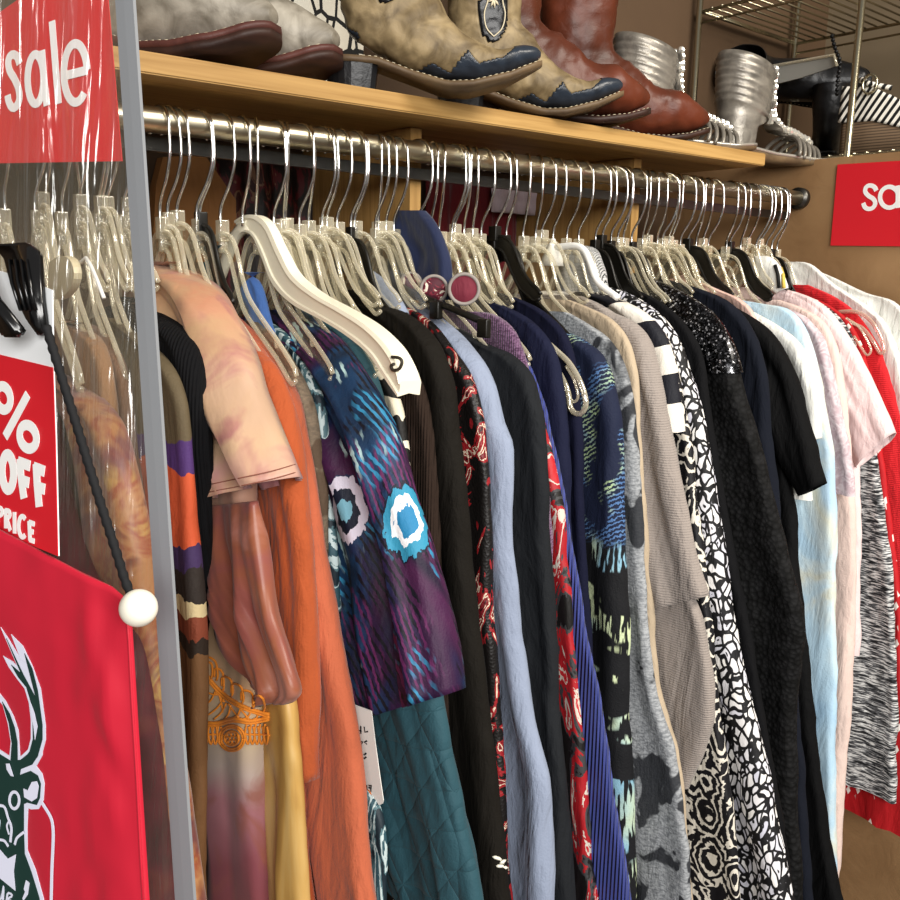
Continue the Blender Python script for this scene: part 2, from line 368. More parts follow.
# ------------------------------------------------------------------ room shell
YW = YR + .31           # back wall
XP = 1.655              # partition at the end of the rail
def structure(name, lo, hi, mat, **k): return tag(box(name, lo, hi, mat, **k), kind='structure')
FLOORM = wood('floor boards', '#3a2c22', '#4e3d2e', 0)
WALLM = plain('brown panelled wall', '#4e3b29', .7, 0, .1, 'none', 0)
structure('floor', (-2.5, -3.2, -.1), (3.2, YW+.1, 0), FLOORM)
structure('wall_back', (-2.5, YW, 0), (3.2, YW+.1, 2.9), WALLM)
PART_TOP = on_x(830, 158, XP).z
structure('wall_right', (XP, .35, 0), (XP+.02, YW, PART_TOP), KRAFT)
structure('wall_far', (2.25, -.4, 0), (2.35, YW, 2.9), plain('tan plaster wall', '#6e604c', .8, 0, .08, 'none', 0))

# ------------------------------------------------------------------ rail and shelf
YS = YR-.045            # shelf front edge
zs_a = on_y(138, 72, YS).z; zs_b = on_y(765, 166, YS).z; xs_a = on_y(138, 72, YS).x; xs_b = on_y(765, 166, YS).x
SH_T = on_y(300, 72, YS).z-on_y(300, 92, YS).z
ZSB = (zs_a+zs_b)/2
def shelf_z(x): return zs_a+(zs_b-zs_a)*(x-xs_a)/(xs_b-xs_a)
bm = bmesh.new(); X0, X1 = -.35, xs_b
vs = []
for x in (X0, X1):
    for y in (YS, YW):
        for z in (0, SH_T): vs.append(bm.verts.new((x, y, shelf_z(x)+z)))
for q in ((0, 1, 3, 2), (4, 6, 7, 5), (0, 4, 5, 1), (2, 3, 7, 6), (1, 5, 7, 3), (0, 2, 6, 4)): bm.faces.new([vs[i] for i in q])
bmesh.ops.bevel(bm, geom=list(bm.edges), offset=.0015, segments=2, affect='EDGES')
tag(mesh_obj('shelf', bm, OAK, loc=(X0, YS, shelf_z(X0)), smooth=False), 'golden oak shelf board carrying the boots above the clothes rail', 'shelf')
def shelf_top(x): return shelf_z(x)+SH_T

rail = thing('clothes_rail', 'steel tube clothes rail packed with hangers under the oak shelf', 'clothes rail', (XP-.02, YR, zrod(XP-.02)))
bm = bmesh.new(); add_tube(bm, [(-.35, YR, zrod(-.35)), (.6, YR, zrod(.6)), (XP-.012, YR, zrod(XP-.012))], .0132, 28); mesh_obj('tube', bm, STEEL, rail)
bm = bmesh.new(); add_tube(bm, [(XP-.014, YR, zrod(XP)), (XP-.001, YR, zrod(XP))], .02, 24); mesh_obj('end_flange', bm, DARKMETAL, rail)
bm = bmesh.new(); add_box(bm, (-.35, YR+.024, zrod(.3)-.027), (XP-.002, YR+.032, zrod(.3)-.013)); mesh_obj('lower_bar', bm, DARKMETAL, rail, smooth=False)
for px, tone in ((641, 0), (421, 1)):
    p = on_y(px, 170, YR+.038)
    tag(box('shelf_support', (p.x-.018, YR+.038, 0), (p.x, YW-.001, shelf_z(p.x)-.001), OAKZ, loc=(p.x-.009, YR+.1, 0)),
        ['oak support panel under the shelf near its right end', 'oak support panel behind the hangers under the middle of the shelf'][tone], 'shelf support', 'oak shelf supports')
CLOTHRED = plain('dark red backing cloth', '#6a1c20', .9, .2, .2, 'none', .6)
a, b = on_y(423, 170, YW-.02), on_y(517, 260, YW-.02)
def hung_cloth(name, lab, x0, x1, z0, z1, y, mat, amp=.006):
    bm = bmesh.new(); g = []
    for i in range(31):
        x = x0+(x1-x0)*i/30; g.append([bm.verts.new((x, y+amp*math.sin(i*.9)+amp*N1(i*.3, j*.3, x), z0+(z1-z0)*j/12)) for j in range(13)])
    for i in range(30):
        for j in range(12): bm.faces.new((g[i][j], g[i+1][j], g[i+1][j+1], g[i][j+1]))
    return tag(mesh_obj(name, bm, mat, loc=((x0+x1)/2, y, z0), solid=.003), lab, 'cloth')
hung_cloth('backing_cloth', 'dark red cloth hung behind the hangers beneath the shelf', a.x+.005, b.x, 1.05, shelf_z(a.x)-.03, YW-.02, CLOTHRED)
a, b = on_y(492, 180, YW-.045), on_y(541, 216, YW-.045)
hung_cloth('white_cloth', 'small white and pink cloth pinned over the dark red backing cloth', a.x, b.x, b.z, a.z, YW-.045, plain('pinkish white cloth', '#c9b6bb', .9, 0, .2, 'none'), .004)
a, b = on_y(212, 150, YW-.02), on_y(325, 262, YW-.02)
hung_cloth('floral_backing_cloth', 'dark maroon floral cloth behind the hangers left of the oak support', a.x, b.x, 1.05, shelf_z(a.x)-.02, YW-.02, m_redprint('dark maroon floral cloth', [(.3, '#1d1512'), (.45, '#2a1d18'), (.5, '#5a1f22'), (.56, '#7b5a44'), (.6, '#3a1c1a'), (.7, '#1a1210')]))
a = on_y(158, 232, YW-.03); b = on_y(236, 160, YW-.03)
bm = bmesh.new(); pts = [on_y(x, y, YW-.03) for x, y in ((163, 157), (205, 155), (236, 200), (236, 262), (152, 262), (156, 185))]
vs = [bm.verts.new(p) for p in pts]; f = bm.faces.new(vs); r = bmesh.ops.extrude_face_region(bm, geom=[f]); bmesh.ops.translate(bm, verts=[v for v in r['geom'] if isinstance(v, bmesh.types.BMVert)], vec=(0, .02, 0))
tag(mesh_obj('cardboard_panel', bm, plain('orange brown board', '#9a6a3c', .75, 0, .15, 'none', .3), loc=pts[4], smooth=False), 'orange-brown cardboard panel leaning behind the first hangers right of the grey edging', 'cardboard')

# ------------------------------------------------------------------ garments
def stadium_loft(bm, front, back, T, X, n, fold=.006, ff=55., seed=0., t0=.5, edge=.004, grow=.16, drift=0., endT=1., ms=20):
    """front/back: (y, z) polylines of the near and far edge; the cloth between them is a padded, folded shell T thick along the rail."""
    Fp = smooth_pts([Vector((p[0], p[1], 0)) for p in front], n); Bp = smooth_pts([Vector((p[0], p[1], 0)) for p in back], n)
    rings = []
    for i in range(n):
        v = i/(n-1); f, b = Fp[i], Bp[i]; d = b-f; L = max(d.length, 1e-4); d = d/L
        th = T*(t0+(1-t0)*min(1, v/grow))*(1+(endT-1)*v); r = min(th/2, L*.48); amp = fold*min(1, .15+v*1.6)
        per = []
        for k in range(9):
            a = -PI/2+PI*k/8; per.append((r-r*math.cos(a), r*math.sin(a)))
        for k in range(1, ms): per.append((r+(L-2*r)*(k/ms)**1.25, r))
        for k in range(5):
            a = PI/2-PI*k/4; per.append((L-r+r*math.cos(a), r*math.sin(a)))
        for k in range(ms-1, 0, -1): per.append((r+(L-2*r)*(k/ms)**1.25, -r))
        ring = []
        for s, x in per:
            y, z = f.x+d.x*s, f.y+d.y*s
            ph = seed*7.1+drift*v
            w = (math.sin(s*ff+ph+1.6*N1(v*2.2, seed))+.45*math.sin(s*ff*2.6+ph*2+2.5*N1(v*3, seed+4)))*amp*min(1, s/.03) + amp*.9*N1(s*9+seed, z*5, seed*3)
            side = 1+(.38*N1(s*24, z*7, seed+(5 if x > 0 else 9))+.2*N1(s*70, z*11, seed+(15 if x > 0 else 19)))*min(1, v*6)
            e = edge*N1(z*16, seed*5, 1.)*min(1, v*5) + edge*.5*N1(z*45, seed*5, x*40)*min(1, v*5)
            ring.append(bm.verts.new((X+x*side+w, y-e*d.x*math.exp(-s*20), z)))
        rings.append(ring)
    m = len(rings[0])
    for i in range(n-1):
        for k in range(m): bm.faces.new((rings[i][k], rings[i][(k+1) % m], rings[i+1][(k+1) % m], rings[i+1][k]))
    return rings
def yz(pts, X): return [(on_x(x, y, X).y, on_x(x, y, X).z) for x, y in pts]
def hang_down(pts, to=975):
    (x0, y0), (x1, y1) = pts[-2], pts[-1]
    return pts if y1 >= to else pts+[(x1+(x1-x0)*(to-y1)/max(1, y1-y0), to)]
def auto_back(front, w=.2):
    out = []; low = front[0][0]
    for y, z in front:
        low = min(low, y); u = YR-low; out.append((YR+min(w, u), z))
    return out
GARM = {}
def garment(key, name, label, cat, X, mat, front, T=.03, group=None, drop=True, back=None, base=None, n=84, backw=.2, bodyname='body', **k):
    fr = hang_down(front) if drop else front
    xe = X+T*.35
    f = yz(fr, xe); b = yz(back, xe) if back else auto_back(f, backw)
    z0 = min(p[1] for p in f+b) if base is None else base
    t = thing(name, label, cat, (X, YR, z0), group); GARM[key] = t
    bm = bmesh.new(); stadium_loft(bm, f, b, T, X, n, seed=X*13.7, **k)
    GARM[key+'/body'] = mesh_obj(bodyname, bm, mat, t); return t
def part(key, pname, mat, front, back, T, dX=0., n=60, solid=.0012, label=None, **k):
    t = GARM[key]; X = t.location.x+dX; xe = X+T*.35
    bm = bmesh.new(); stadium_loft(bm, yz(front, xe), yz(back, xe), T, X, n, seed=X*31.3+len(pname), **k)
    o = mesh_obj(pname, bm, mat, t, solid=solid, label=label); GARM[key+'/'+pname] = o; return o
def bvh(o):
    w = wloc(o); return BVHTree.FromPolygons([v.co+w for v in o.data.vertices], [list(p.vertices) for p in o.data.polygons])
def hit(trees, x, y, off=.0015):
    d = ray(x, y).normalized(); best = None
    for t in trees:
        h = t.ray_cast(CAM, d)
        if h[0] and (best is None or h[3] < best[1]): best = (h[0], h[3])
    return best[0]-d*off if best else None

SATIN = m_tiedye(); SATIN2 = m_tiedye2(); GOLD = m_gold(); RUST = m_rust()
GZ = {'panel': .62, 'abstract': .6}
BLK = plain('black jersey', '#0d0d0f', .85, .1); BLK2 = plain('soft black crepe', '#16130f', .8, .1)
# left of the grey edging, behind the clear vinyl
garment('velvet', 'velvet_dress', 'burgundy velvet dress hanging low beside the red drawstring bag', 'dress', .236, m_velvet().m, [(28, 352), (48, 385), (62, 430), (74, 490), (95, 560), (126, 620), (145, 640), (157, 690), (167, 760), (174, 820), (182, 900)], T=.026)
garment('print', 'printed_top', 'rust and gold printed satin top behind the clear vinyl', 'top', .266, m_printsatin().m, [(52, 352), (64, 372), (90, 390), (114, 414), (128, 442), (143, 500), (157, 590), (168, 680), (181, 780), (203, 900)], T=.03, fold=.008)
garment('suede', 'suede_jacket', 'tan brown suede jacket behind the clear vinyl left of the taupe one', 'jacket', .288, plain('tan suede', '#86613f', .9, .3).m, [(60, 318), (78, 325), (100, 338), (112, 362), (118, 400), (124, 450), (135, 560), (150, 700)], T=.018)
garment('taupe', 'taupe_jacket', 'dark taupe jacket behind the clear vinyl next to the grey edging', 'jacket', .306, plain('dark taupe suede', '#6d4f3a', .9, .2).m, [(88, 322), (105, 330), (122, 352), (134, 388), (141, 440), (150, 520), (160, 640)], T=.016)
garment('panel', 'patchwork_blouse', 'olive, purple and orange patchwork print blouse just right of the grey edging', 'blouse', .325, m_paneled().m, [(118, 318), (145, 338), (170, 362), (184, 390), (191, 430), (195, 500), (199, 580), (204, 680), (207, 780), (210, 900)], T=.018, base=.62)
garment('knit', 'ribbed_cardigan', 'black ribbed cardigan between the patchwork blouse and the peach tie-dye tunic', 'cardigan', .35, plain('black rib wool', '#101012', .9, .2, .1, 'widerib').m, [(118, 296), (145, 306), (168, 316), (188, 330), (203, 352), (213, 388), (217, 440), (215, 510), (211, 580), (203, 650), (200, 740), (197, 900)], T=.026)
t = garment('pink', 'tie_dye_tunic', 'peach and mauve tie-dye satin tunic with an orange lace band', 'tunic', .39, SATIN2.m, [(162, 262), (185, 272), (212, 292), (232, 320), (246, 360), (254, 420), (258, 470), (262, 520), (272, 560), (276, 600), (271, 660), (269, 720), (270, 800), (274, 900)], T=.032, fold=.009, base=.6)
part('pink', 'sleeve', SATIN.m, [(166, 263), (188, 270), (215, 285), (238, 312), (256, 348), (272, 395), (290, 440), (305, 476)], [(112, 268), (145, 288), (172, 318), (193, 355), (208, 400), (214, 440), (212, 475), (208, 506)], .052, fold=.011, ff=90, t0=.4, endT=1.1)
part('pink', 'cascade_panel', RUST.m, [(262, 500), (272, 555), (279, 600), (294, 645), (307, 688), (300, 700)], [(214, 505), (218, 560), (229, 605), (243, 642), (262, 680), (274, 699)], .018, dX=-.016, n=48, fold=.008, ff=120)
part('pink', 'gold_panel', GOLD.m, [(284, 640), (297, 705), (303, 760), (308, 830), (316, 980)], [(262, 650), (264, 705), (266, 760), (266, 830), (266, 980)], .02, dX=.014, n=40, fold=.004)
ORG = plain('burnt orange knit', '#a24a22', .85, .25, .1, 'weave'); SAL = plain('salmon orange knit', '#ad583a', .85, .25, .1, 'weave')
garment('orange', 'orange_cardigan', 'burnt orange knitted cardigan behind the tie-dye tunic', 'cardigan', .43, ORG.m, [(205, 300), (232, 320), (256, 342), (272, 365), (283, 410), (290, 470), (297, 560), (303, 650), (308, 780), (316, 900)], T=.02)
part('orange', 'sleeve', ORG.m, [(236, 325), (262, 345), (284, 370), (298, 410), (308, 470), (315, 560), (321, 650), (321, 778)], [(222, 335), (238, 370), (250, 420), (258, 480), (268, 560), (280, 650), (291, 720), (300, 784)], .026, fold=.004, t0=.5)
garment('salmon', 'salmon_sweater_dress', 'salmon orange knitted dress right of the orange cardigan', 'dress', .458, SAL.m, [(235, 310), (260, 335), (282, 368), (300, 395), (311, 440), (321, 500), (330, 560), (345, 650), (361, 740), (371, 830), (380, 900)], T=.026)
garment('tan', 'tan_blouse', 'taupe tan blouse seen as a sliver between salmon dress and peacock top', 'blouse', .484, m_camo('taupe patch print', '#6e6152', '#84735f', '#5c4a3a', 22).m, [(262, 322), (285, 345), (304, 375), (316, 405), (323, 450), (328, 510), (331, 600), (336, 700)], T=.016)
garment('floral', 'floral_blouse', 'teal and white floral blouse sliver left of the peacock print top', 'blouse', .5, m_redprint('teal grey and white floral print', [(.35, '#1b2830'), (.45, '#4f6d74'), (.5, '#b9c9c9'), (.56, '#31505a'), (.66, '#78a0a8')]).m, [(270, 320), (290, 335), (310, 362), (324, 395), (331, 440), (336, 520), (345, 640), (362, 760), (384, 820), (388, 900)], T=.012)
t = garment('peacock', 'peacock_top', 'purple and teal peacock feather print top with two white-ringed eyes', 'top', .524, BLK.m, [(280, 308), (302, 316), (330, 332), (350, 360), (362, 420), (368, 520), (374, 640), (378, 690)], T=.022, drop=False)
sl = part('peacock', 'sleeve', BLK.m, [(280, 310), (302, 316), (340, 332), (370, 366), (394, 408), (412, 460), (432, 530), (450, 610), (466, 688)], [(268, 318), (284, 345), (300, 395), (312, 450), (326, 520), (338, 600), (350, 660), (362, 716)], .04, fold=.012, ff=95, t0=.4, n=80)
tr = [bvh(sl), bvh(GARM['peacock/body'])]; eyes = []
for (x, y), r, pal in (((407, 520), .026, ((0, '#2377a4'), (.42, '#e9ebee'), (.66, '#2d86a6'), (.92, '#101428'))), ((344, 510), .025, ((0, '#74abbd'), (.3, '#10182a'), (.62, '#d5d0df'), (.95, '#14284a')))):
    h = hit(tr, x, y, 0)
    if h: eyes.append((tuple(h-t.location), (r, r, r*1.6), pal))
PM = m_peacock(eyes).m
for k in ('sleeve', 'body'): GARM['peacock/'+k].data.materials[0] = PM
garment('teal', 'quilted_jacket', 'teal quilted jacket whose sleeve shows below the peacock top', 'jacket', .556, m_quilt().m, [(306, 308), (340, 324), (366, 348), (382, 380), (390, 430), (398, 490), (412, 570), (430, 640), (446, 700), (466, 790), (487, 900)], T=.022)
part('teal', 'sleeve', GARM['teal/body'].data.materials[0], [(388, 440), (402, 520), (420, 600), (440, 690), (453, 745), (467, 800), (480, 850), (492, 960)], [(360, 440), (365, 520), (370, 600), (376, 690), (374, 745), (384, 800), (402, 850), (440, 960)], .034, fold=.005, ff=60)
garment('zebra', 'zebra_blouse', 'cream and black zebra print blouse under the cream hanger', 'blouse', .584, m_zebra().m, [(326, 306), (340, 316), (362, 338), (386, 370), (402, 400), (410, 440), (414, 500), (420, 600)], T=.014)
BRN = plain('dark brown knit', '#2c211b', .9, .2, .15, 'widerib')
garment('brown', 'brown_knit_top', 'dark brown knitted top hung by its straps from the cream hanger', 'top', .603, BRN.m, [(372, 345), (388, 352), (405, 362), (420, 372), (430, 400), (437, 450), (442, 540), (446, 640), (452, 760), (458, 900)], T=.016)
garment('blackcoat', 'black_coat', 'long black coat with a small white floral sprig at the hem', 'coat', .628, BLK2.m, [(360, 290), (384, 304), (412, 314), (438, 336), (455, 370), (464, 420), (470, 480), (478, 560), (487, 640), (500, 760), (515, 900)], T=.026)
garment('sequin', 'sequin_trim_blouse', 'black, red and cream print blouse with gold sequin trim', 'blouse', .664, m_sequintrim().m, [(415, 308), (438, 325), (456, 350), (474, 380), (484, 420), (490, 480), (494, 560), (498, 650), (508, 800)], T=.016)
LB = plain('pale blue-grey cotton', '#8791a6', .75, .1, .08)
garment('blue', 'blue_shirt', 'pale blue-grey cotton shirt with a pointed collar', 'shirt', .692, LB.m, [(398, 288), (412, 299), (436, 311), (468, 340), (493, 378), (507, 420), (516, 450), (518, 520), (523, 600), (531, 680), (546, 750), (556, 800), (556, 900)], T=.024, fold=.008)
part('blue', 'collar', LB.m, [(374, 269), (388, 280), (402, 296), (412, 312)], [(364, 284), (376, 300), (392, 313), (406, 322)], .02, dX=-.046, n=14, fold=.001)
garment('charcoal', 'charcoal_blazer', 'charcoal black blazer between the pale blue shirt and the red print', 'blazer', .728, plain('charcoal suiting', '#1d1f22', .8, .1).m, [(440, 318), (466, 330), (492, 345), (516, 356), (535, 378), (546, 420), (551, 480), (553, 560), (559, 650), (568, 760), (576, 900)], T=.024)
garment('heather', 'purple_knit_top', 'purple heather ribbed knit top with its collar up', 'top', .752, m_heather('purple heather knit', '#4a2c48', '#7a5a78').m, [(468, 318), (484, 312), (502, 317), (518, 332), (528, 358), (536, 400), (545, 450), (552, 500), (556, 600)], T=.014)
garment('redprint', 'red_print_dress', 'red, black and grey abstract print dress beside the royal blue pleats', 'dress', .768, m_redprint().m, [(480, 325), (502, 335), (522, 355), (538, 395), (551, 445), (564, 500), (570, 560), (577, 650), (586, 760), (592, 850), (598, 900)], T=.014, fold=.004)
garment('royal', 'pleated_skirt_dress', 'royal blue pleated dress flaring towards the bottom', 'dress', .786, m_pleat('royal blue pleats', '#3d478c').m, [(482, 322), (508, 336), (530, 362), (546, 405), (556, 450), (566, 500), (575, 560), (590, 640), (605, 720), (618, 800), (633, 900)], T=.014, fold=.004)
NAVY = plain('navy suiting', '#171a30', .8, .1)
garment('navy1', 'navy_blazer', 'navy blazer left of the clear hanger tip', 'blazer', .81, NAVY.m, [(490, 300), (512, 308), (538, 324), (558, 352), (568, 395), (572, 460), (574, 540), (580, 640), (592, 800)], T=.02)
garment('navy2', 'navy_jacket', 'dark navy jacket right of the clear hanger tip', 'jacket', .838, plain('dark navy', '#121428', .85, .1).m, [(500, 292), (524, 300), (550, 314), (570, 338), (582, 385), (586, 450), (588, 540), (594, 640), (604, 800)], T=.018)
garment('abstract', 'abstract_knit_dress', 'navy knit dress with lime and aqua brush strokes', 'dress', .884, m_abstract().m, [(548, 318), (568, 330), (590, 342), (610, 362), (622, 410), (628, 480), (630, 560), (634, 640), (637, 760), (641, 900)], T=.03, base=.6)
garment('camo', 'grey_marled_top', 'grey marled top with dark blotches beside the navy stroke dress', 'top', .92, m_camo('grey marl with charcoal blotches', '#73767a', '#a2a5a8', '#25272c').m, [(570, 312), (592, 325), (612, 340), (628, 368), (637, 420), (642, 500), (646, 570), (653, 640), (661, 700), (675, 745), (683, 800), (693, 900)], T=.018)
garment('creamtop', 'cream_blouse', 'thin cream blouse edge left of the taupe-grey cardigan', 'blouse', .943, plain('cream crepe', '#b3a188', .75, .1).m, [(572, 300), (592, 308), (616, 321), (633, 345), (641, 390), (646, 480), (652, 580), (662, 680), (684, 780), (694, 900)], T=.014)
TAU = plain('taupe-grey fine knit', '#948a83', .85, .25, .06, 'knit')
garment('greycardi', 'taupe_grey_cardigan', 'taupe-grey knitted cardigan with wide sleeve and cascading pointed hem', 'cardigan', .97, TAU.m, [(585, 296), (606, 306), (632, 326), (648, 360), (656, 420), (662, 480), (676, 550), (697, 600), (711, 650), (718, 710), (706, 752), (691, 786)], T=.024, drop=False, fold=.004)
part('greycardi', 'sleeve', TAU.m, [(588, 300), (612, 310), (640, 323), (657, 346), (666, 388), (673, 430), (686, 487), (701, 550), (714, 594)], [(586, 312), (604, 335), (622, 375), (632, 425), (640, 475), (648, 540), (656, 607)], .034, fold=.004, t0=.5)
garment('stripes', 'striped_polo', 'black and white block-striped knit top right of the taupe-grey cardigan', 'top', 1.008, m_bars('black and white bars', 0).m, [(588, 292), (612, 297), (640, 308), (664, 328), (678, 358), (684, 395), (689, 432)], T=.022, drop=False)
garment('paisley', 'paisley_dress', 'black and cream paisley dress below the striped top', 'dress', 1.035, m_paisley().m, [(600, 292), (625, 300), (650, 315), (672, 342), (684, 385), (693, 440), (699, 500), (707, 560), (714, 630), (721, 700), (731, 770), (738, 840), (742, 900)], T=.018)
garment('leopard', 'animal_print_dress', 'black and white pebble animal print dress', 'dress', 1.072, m_leopard().m, [(620, 288), (645, 300), (668, 318), (684, 342), (697, 380), (707, 420), (718, 480), (730, 560), (743, 640), (757, 710), (772, 770), (783, 830), (798, 900)], T=.03)
garment('thinblack', 'black_dress', 'plain black dress between animal print and black lace', 'dress', 1.108, BLK.m, [(640, 290), (664, 303), (688, 325), (704, 355), (713, 410), (722, 470), (740, 570), (765, 700), (782, 800), (796, 900)], T=.02)
garment('lace', 'lace_dress', 'black crochet lace dress with sequinned shoulder', 'dress', 1.16, m_lace().m, [(642, 277), (657, 282), (688, 297), (718, 320), (738, 352), (750, 395), (763, 440), (774, 490), (788, 540), (800, 585), (808, 630), (803, 668), (800, 760), (806, 900)], T=.034)
part('lace', 'sequin_yoke', m_sequin().m, [(640, 273), (660, 279), (692, 294), (722, 317), (741, 350), (748, 372)], [(636, 284), (648, 300), (668, 318), (690, 338), (708, 355), (716, 372)], .04, n=40, fold=.002, solid=0, t0=.85)
garment('navyjkt', 'navy_wool_jacket', 'blue-black wool jacket behind the black lace dress', 'jacket', 1.222, plain('blue-black wool', '#141720', .9, .15).m, [(672, 280), (700, 288), (732, 302), (755, 328), (768, 365), (775, 420), (783, 500), (792, 600), (802, 720)], T=.026)
BTEE = plain('black viscose', '#0a0a0b', .8, .1)
garment('tee', 'black_tunic', 'black short-sleeved tunic reaching lower than its neighbours', 'tunic', 1.285, BTEE.m, [(700, 296), (725, 302), (750, 315), (770, 340), (782, 390), (790, 450), (798, 510), (803, 570), (808, 620), (813, 667), (820, 740), (832, 833), (847, 900)], T=.024)
part('tee', 'sleeve', BTEE.m, [(720, 300), (746, 311), (771, 328), (788, 350), (801, 378), (815, 430), (830, 482)], [(716, 312), (735, 340), (752, 372), (768, 410), (784, 455), (803, 495)], .034, fold=.004, t0=.5)
WHT = plain('white jersey', '#dcdcd6', .8, .1, .04)
garment('white1', 'white_tee', 'white short-sleeved tee peeking out behind the black tunic sleeve', 't-shirt', 1.33, WHT.m, [(735, 308), (760, 315), (780, 328), (796, 350), (806, 385), (811, 430), (814, 500)], T=.016, drop=False)
part('white1', 'sleeve', WHT.m, [(755, 311), (780, 325), (802, 342), (815, 368), (822, 402), (824, 438)], [(752, 322), (770, 345), (784, 375), (795, 408), (804, 442)], .022, fold=.003)
garment('paleblue', 'pastel_tie_dye_dress', 'long pale blue and green pastel tie-dye dress', 'dress', 1.365, m_paledye().m, [(742, 300), (766, 304), (792, 310), (811, 333), (821, 370), (829, 410), (835, 450), (838, 520), (838, 600), (838, 700), (838, 800), (840, 900)], T=.022)
LACEP = m_lacepink()
garment('lavender', 'lavender_lace_top', 'pale lavender-pink lace top left of the pink tee', 'top', 1.418, LACEP.m, [(765, 304), (790, 309), (812, 320), (829, 345), (838, 385), (847, 425), (855, 468), (858, 496)], T=.022, drop=False)
garment('nude', 'blush_dress', 'long blush pink dress under the pink tee', 'dress', 1.462, plain('blush crepe', '#dcc4ba', .75, .1, .06).m, [(782, 300), (805, 308), (826, 322), (840, 350), (848, 400), (854, 460), (858, 520), (857, 600), (853, 700), (846, 800), (840, 900)], T=.022)
PINK = plain('pale pink jersey', '#e4cccb', .8, .15, .04)
garment('pinktee', 'pink_tee', 'pale pink boxy tee with a wide short sleeve', 't-shirt', 1.515, PINK.m, [(775, 288), (798, 292), (826, 305), (846, 332), (856, 380), (861, 440), (862, 500), (861, 655)], T=.022, drop=False)
part('pinktee', 'sleeve', PINK.m, [(786, 291), (812, 298), (836, 315), (856, 342), (872, 372), (886, 402), (898, 432)], [(784, 300), (806, 322), (822, 355), (836, 395), (848, 435), (861, 467)], .036, fold=.003, t0=.5)
garment('spacedye', 'space_dye_top', 'black and white space-dyed knit top under the pink tee', 'top', 1.548, m_spacedye().m, [(800, 295), (826, 305), (850, 330), (866, 380), (876, 440), (884, 500), (893, 565), (897, 640), (899, 720), (898, 802)], T=.018, drop=False)
garment('redwhite', 'red_dash_dress', 'red cotton dress with scattered white dashes, hem below the space-dyed top', 'dress', 1.568, m_redwhite().m, [(805, 295), (832, 306), (856, 330), (872, 380), (884, 450), (895, 540), (904, 640), (910, 740), (914, 840)], T=.014, drop=False)
garment('red', 'red_cardigan', 'bright red cardigan near the end of the rail', 'cardigan', 1.586, plain('bright red knit', '#c3161f', .8, .2, .06, 'knit').m, [(810, 285), (838, 298), (862, 318), (882, 352), (898, 400), (908, 460), (914, 560), (918, 700)], T=.016, drop=False)
garment('white2', 'white_blouse', 'white blouse with a black and yellow striped collar stand', 'blouse', 1.604, WHT.m, [(790, 262), (812, 264), (836, 284), (866, 304), (890, 328), (906, 370), (916, 430), (924, 560), (930, 700)], T=.016, drop=False)
garment('white3', 'embroidered_blouse', 'white blouse with black shoulder embroidery nearest the partition', 'blouse', 1.624, WHT.m, [(812, 268), (836, 278), (868, 293), (900, 305), (922, 345), (936, 420), (944, 560), (950, 700)], T=.014, drop=False)
# collar details on the white blouse
def z_strip(key, name, mat, pts, w, lab=None):
    trees = [bvh(o) for k, o in GARM.items() if k.startswith(key+'/')]
    P = [hit(trees, x, y, .002) for x, y in pts]; P = [p for p in P if p]
    if len(P) < 2: return
    bm = bmesh.new(); add_tube(bm, P, w, 6); return mesh_obj(name, bm, mat, GARM[key+'/collar'], label=lab)
part('white2', 'collar', WHT.m, [(756, 256), (772, 257), (782, 268), (790, 288)], [(752, 266), (758, 278), (768, 288), (778, 294)], .016, dX=-.1, n=14, fold=.0005, solid=0)
for i, (dx, c) in enumerate(((-5, '#111111'), (0, '#d9bd5a'), (5, '#111111'))):
    z_strip('white2', 'collar_stripe', solid('collar stripe', c, .7), [(780+dx, 265), (783+dx, 275), (784+dx, 288)], .0032, 'yellow stripe' if i == 1 else 'black stripe')
# items high among the hanger necks
garment('navyvel', 'navy_velvet_jacket', 'navy velvet jacket shoulder standing up among the hanger necks', 'jacket', .706, plain('navy velvet', '#16203f', .8, .3, .12, 'none', .3).m, [(428, 211), (440, 224), (449, 245), (454, 272), (455, 300)], T=.018, drop=False, back=[(404, 211), (400, 226), (398, 245), (397, 272), (397, 300)], t0=.8)
garment('tweed', 'tweed_top', 'black and white tweed top with fringe high between the hangers', 'top', 1.045, m_tweed('black and white tweed', '#1a1a1c', '#d8d8d6').m, [(578, 248), (590, 246), (600, 250), (606, 262), (609, 285), (612, 330), (616, 420)], T=.022, drop=False, backw=.06)
garment('tealcard', 'teal_top', 'small teal top folded over a clear hanger behind the tie-dye tunic', 'top', .44, plain('teal jersey', '#1f5a6c', .85, .2).m, [(200, 246), (206, 250), (214, 262), (222, 280), (230, 300), (240, 330)], T=.012, drop=False, backw=.06)
garment('bluecam', 'blue_camisole', 'bright blue camisole strap looped over a clear hanger', 'camisole', .492, plain('cornflower jersey', '#4469a8', .8, .2).m, [(243, 272), (252, 274), (260, 284), (266, 300), (272, 320), (280, 350)], T=.012, drop=False, backw=.02)
garment('pinkneck', 'blush_camisole', 'blush pink camisole showing between hangers above the blue-black jacket', 'camisole', 1.3, plain('blush satin', '#d9b5a8', .6, .1, .06).m, [(680, 272), (698, 280), (720, 290), (742, 300), (756, 316), (764, 350)], T=.012, drop=False)

# ------------------------------------------------------------------ small fittings on the garments
def trees_of(key): return [bvh(o) for k, o in GARM.items() if k.startswith(key+'/')]
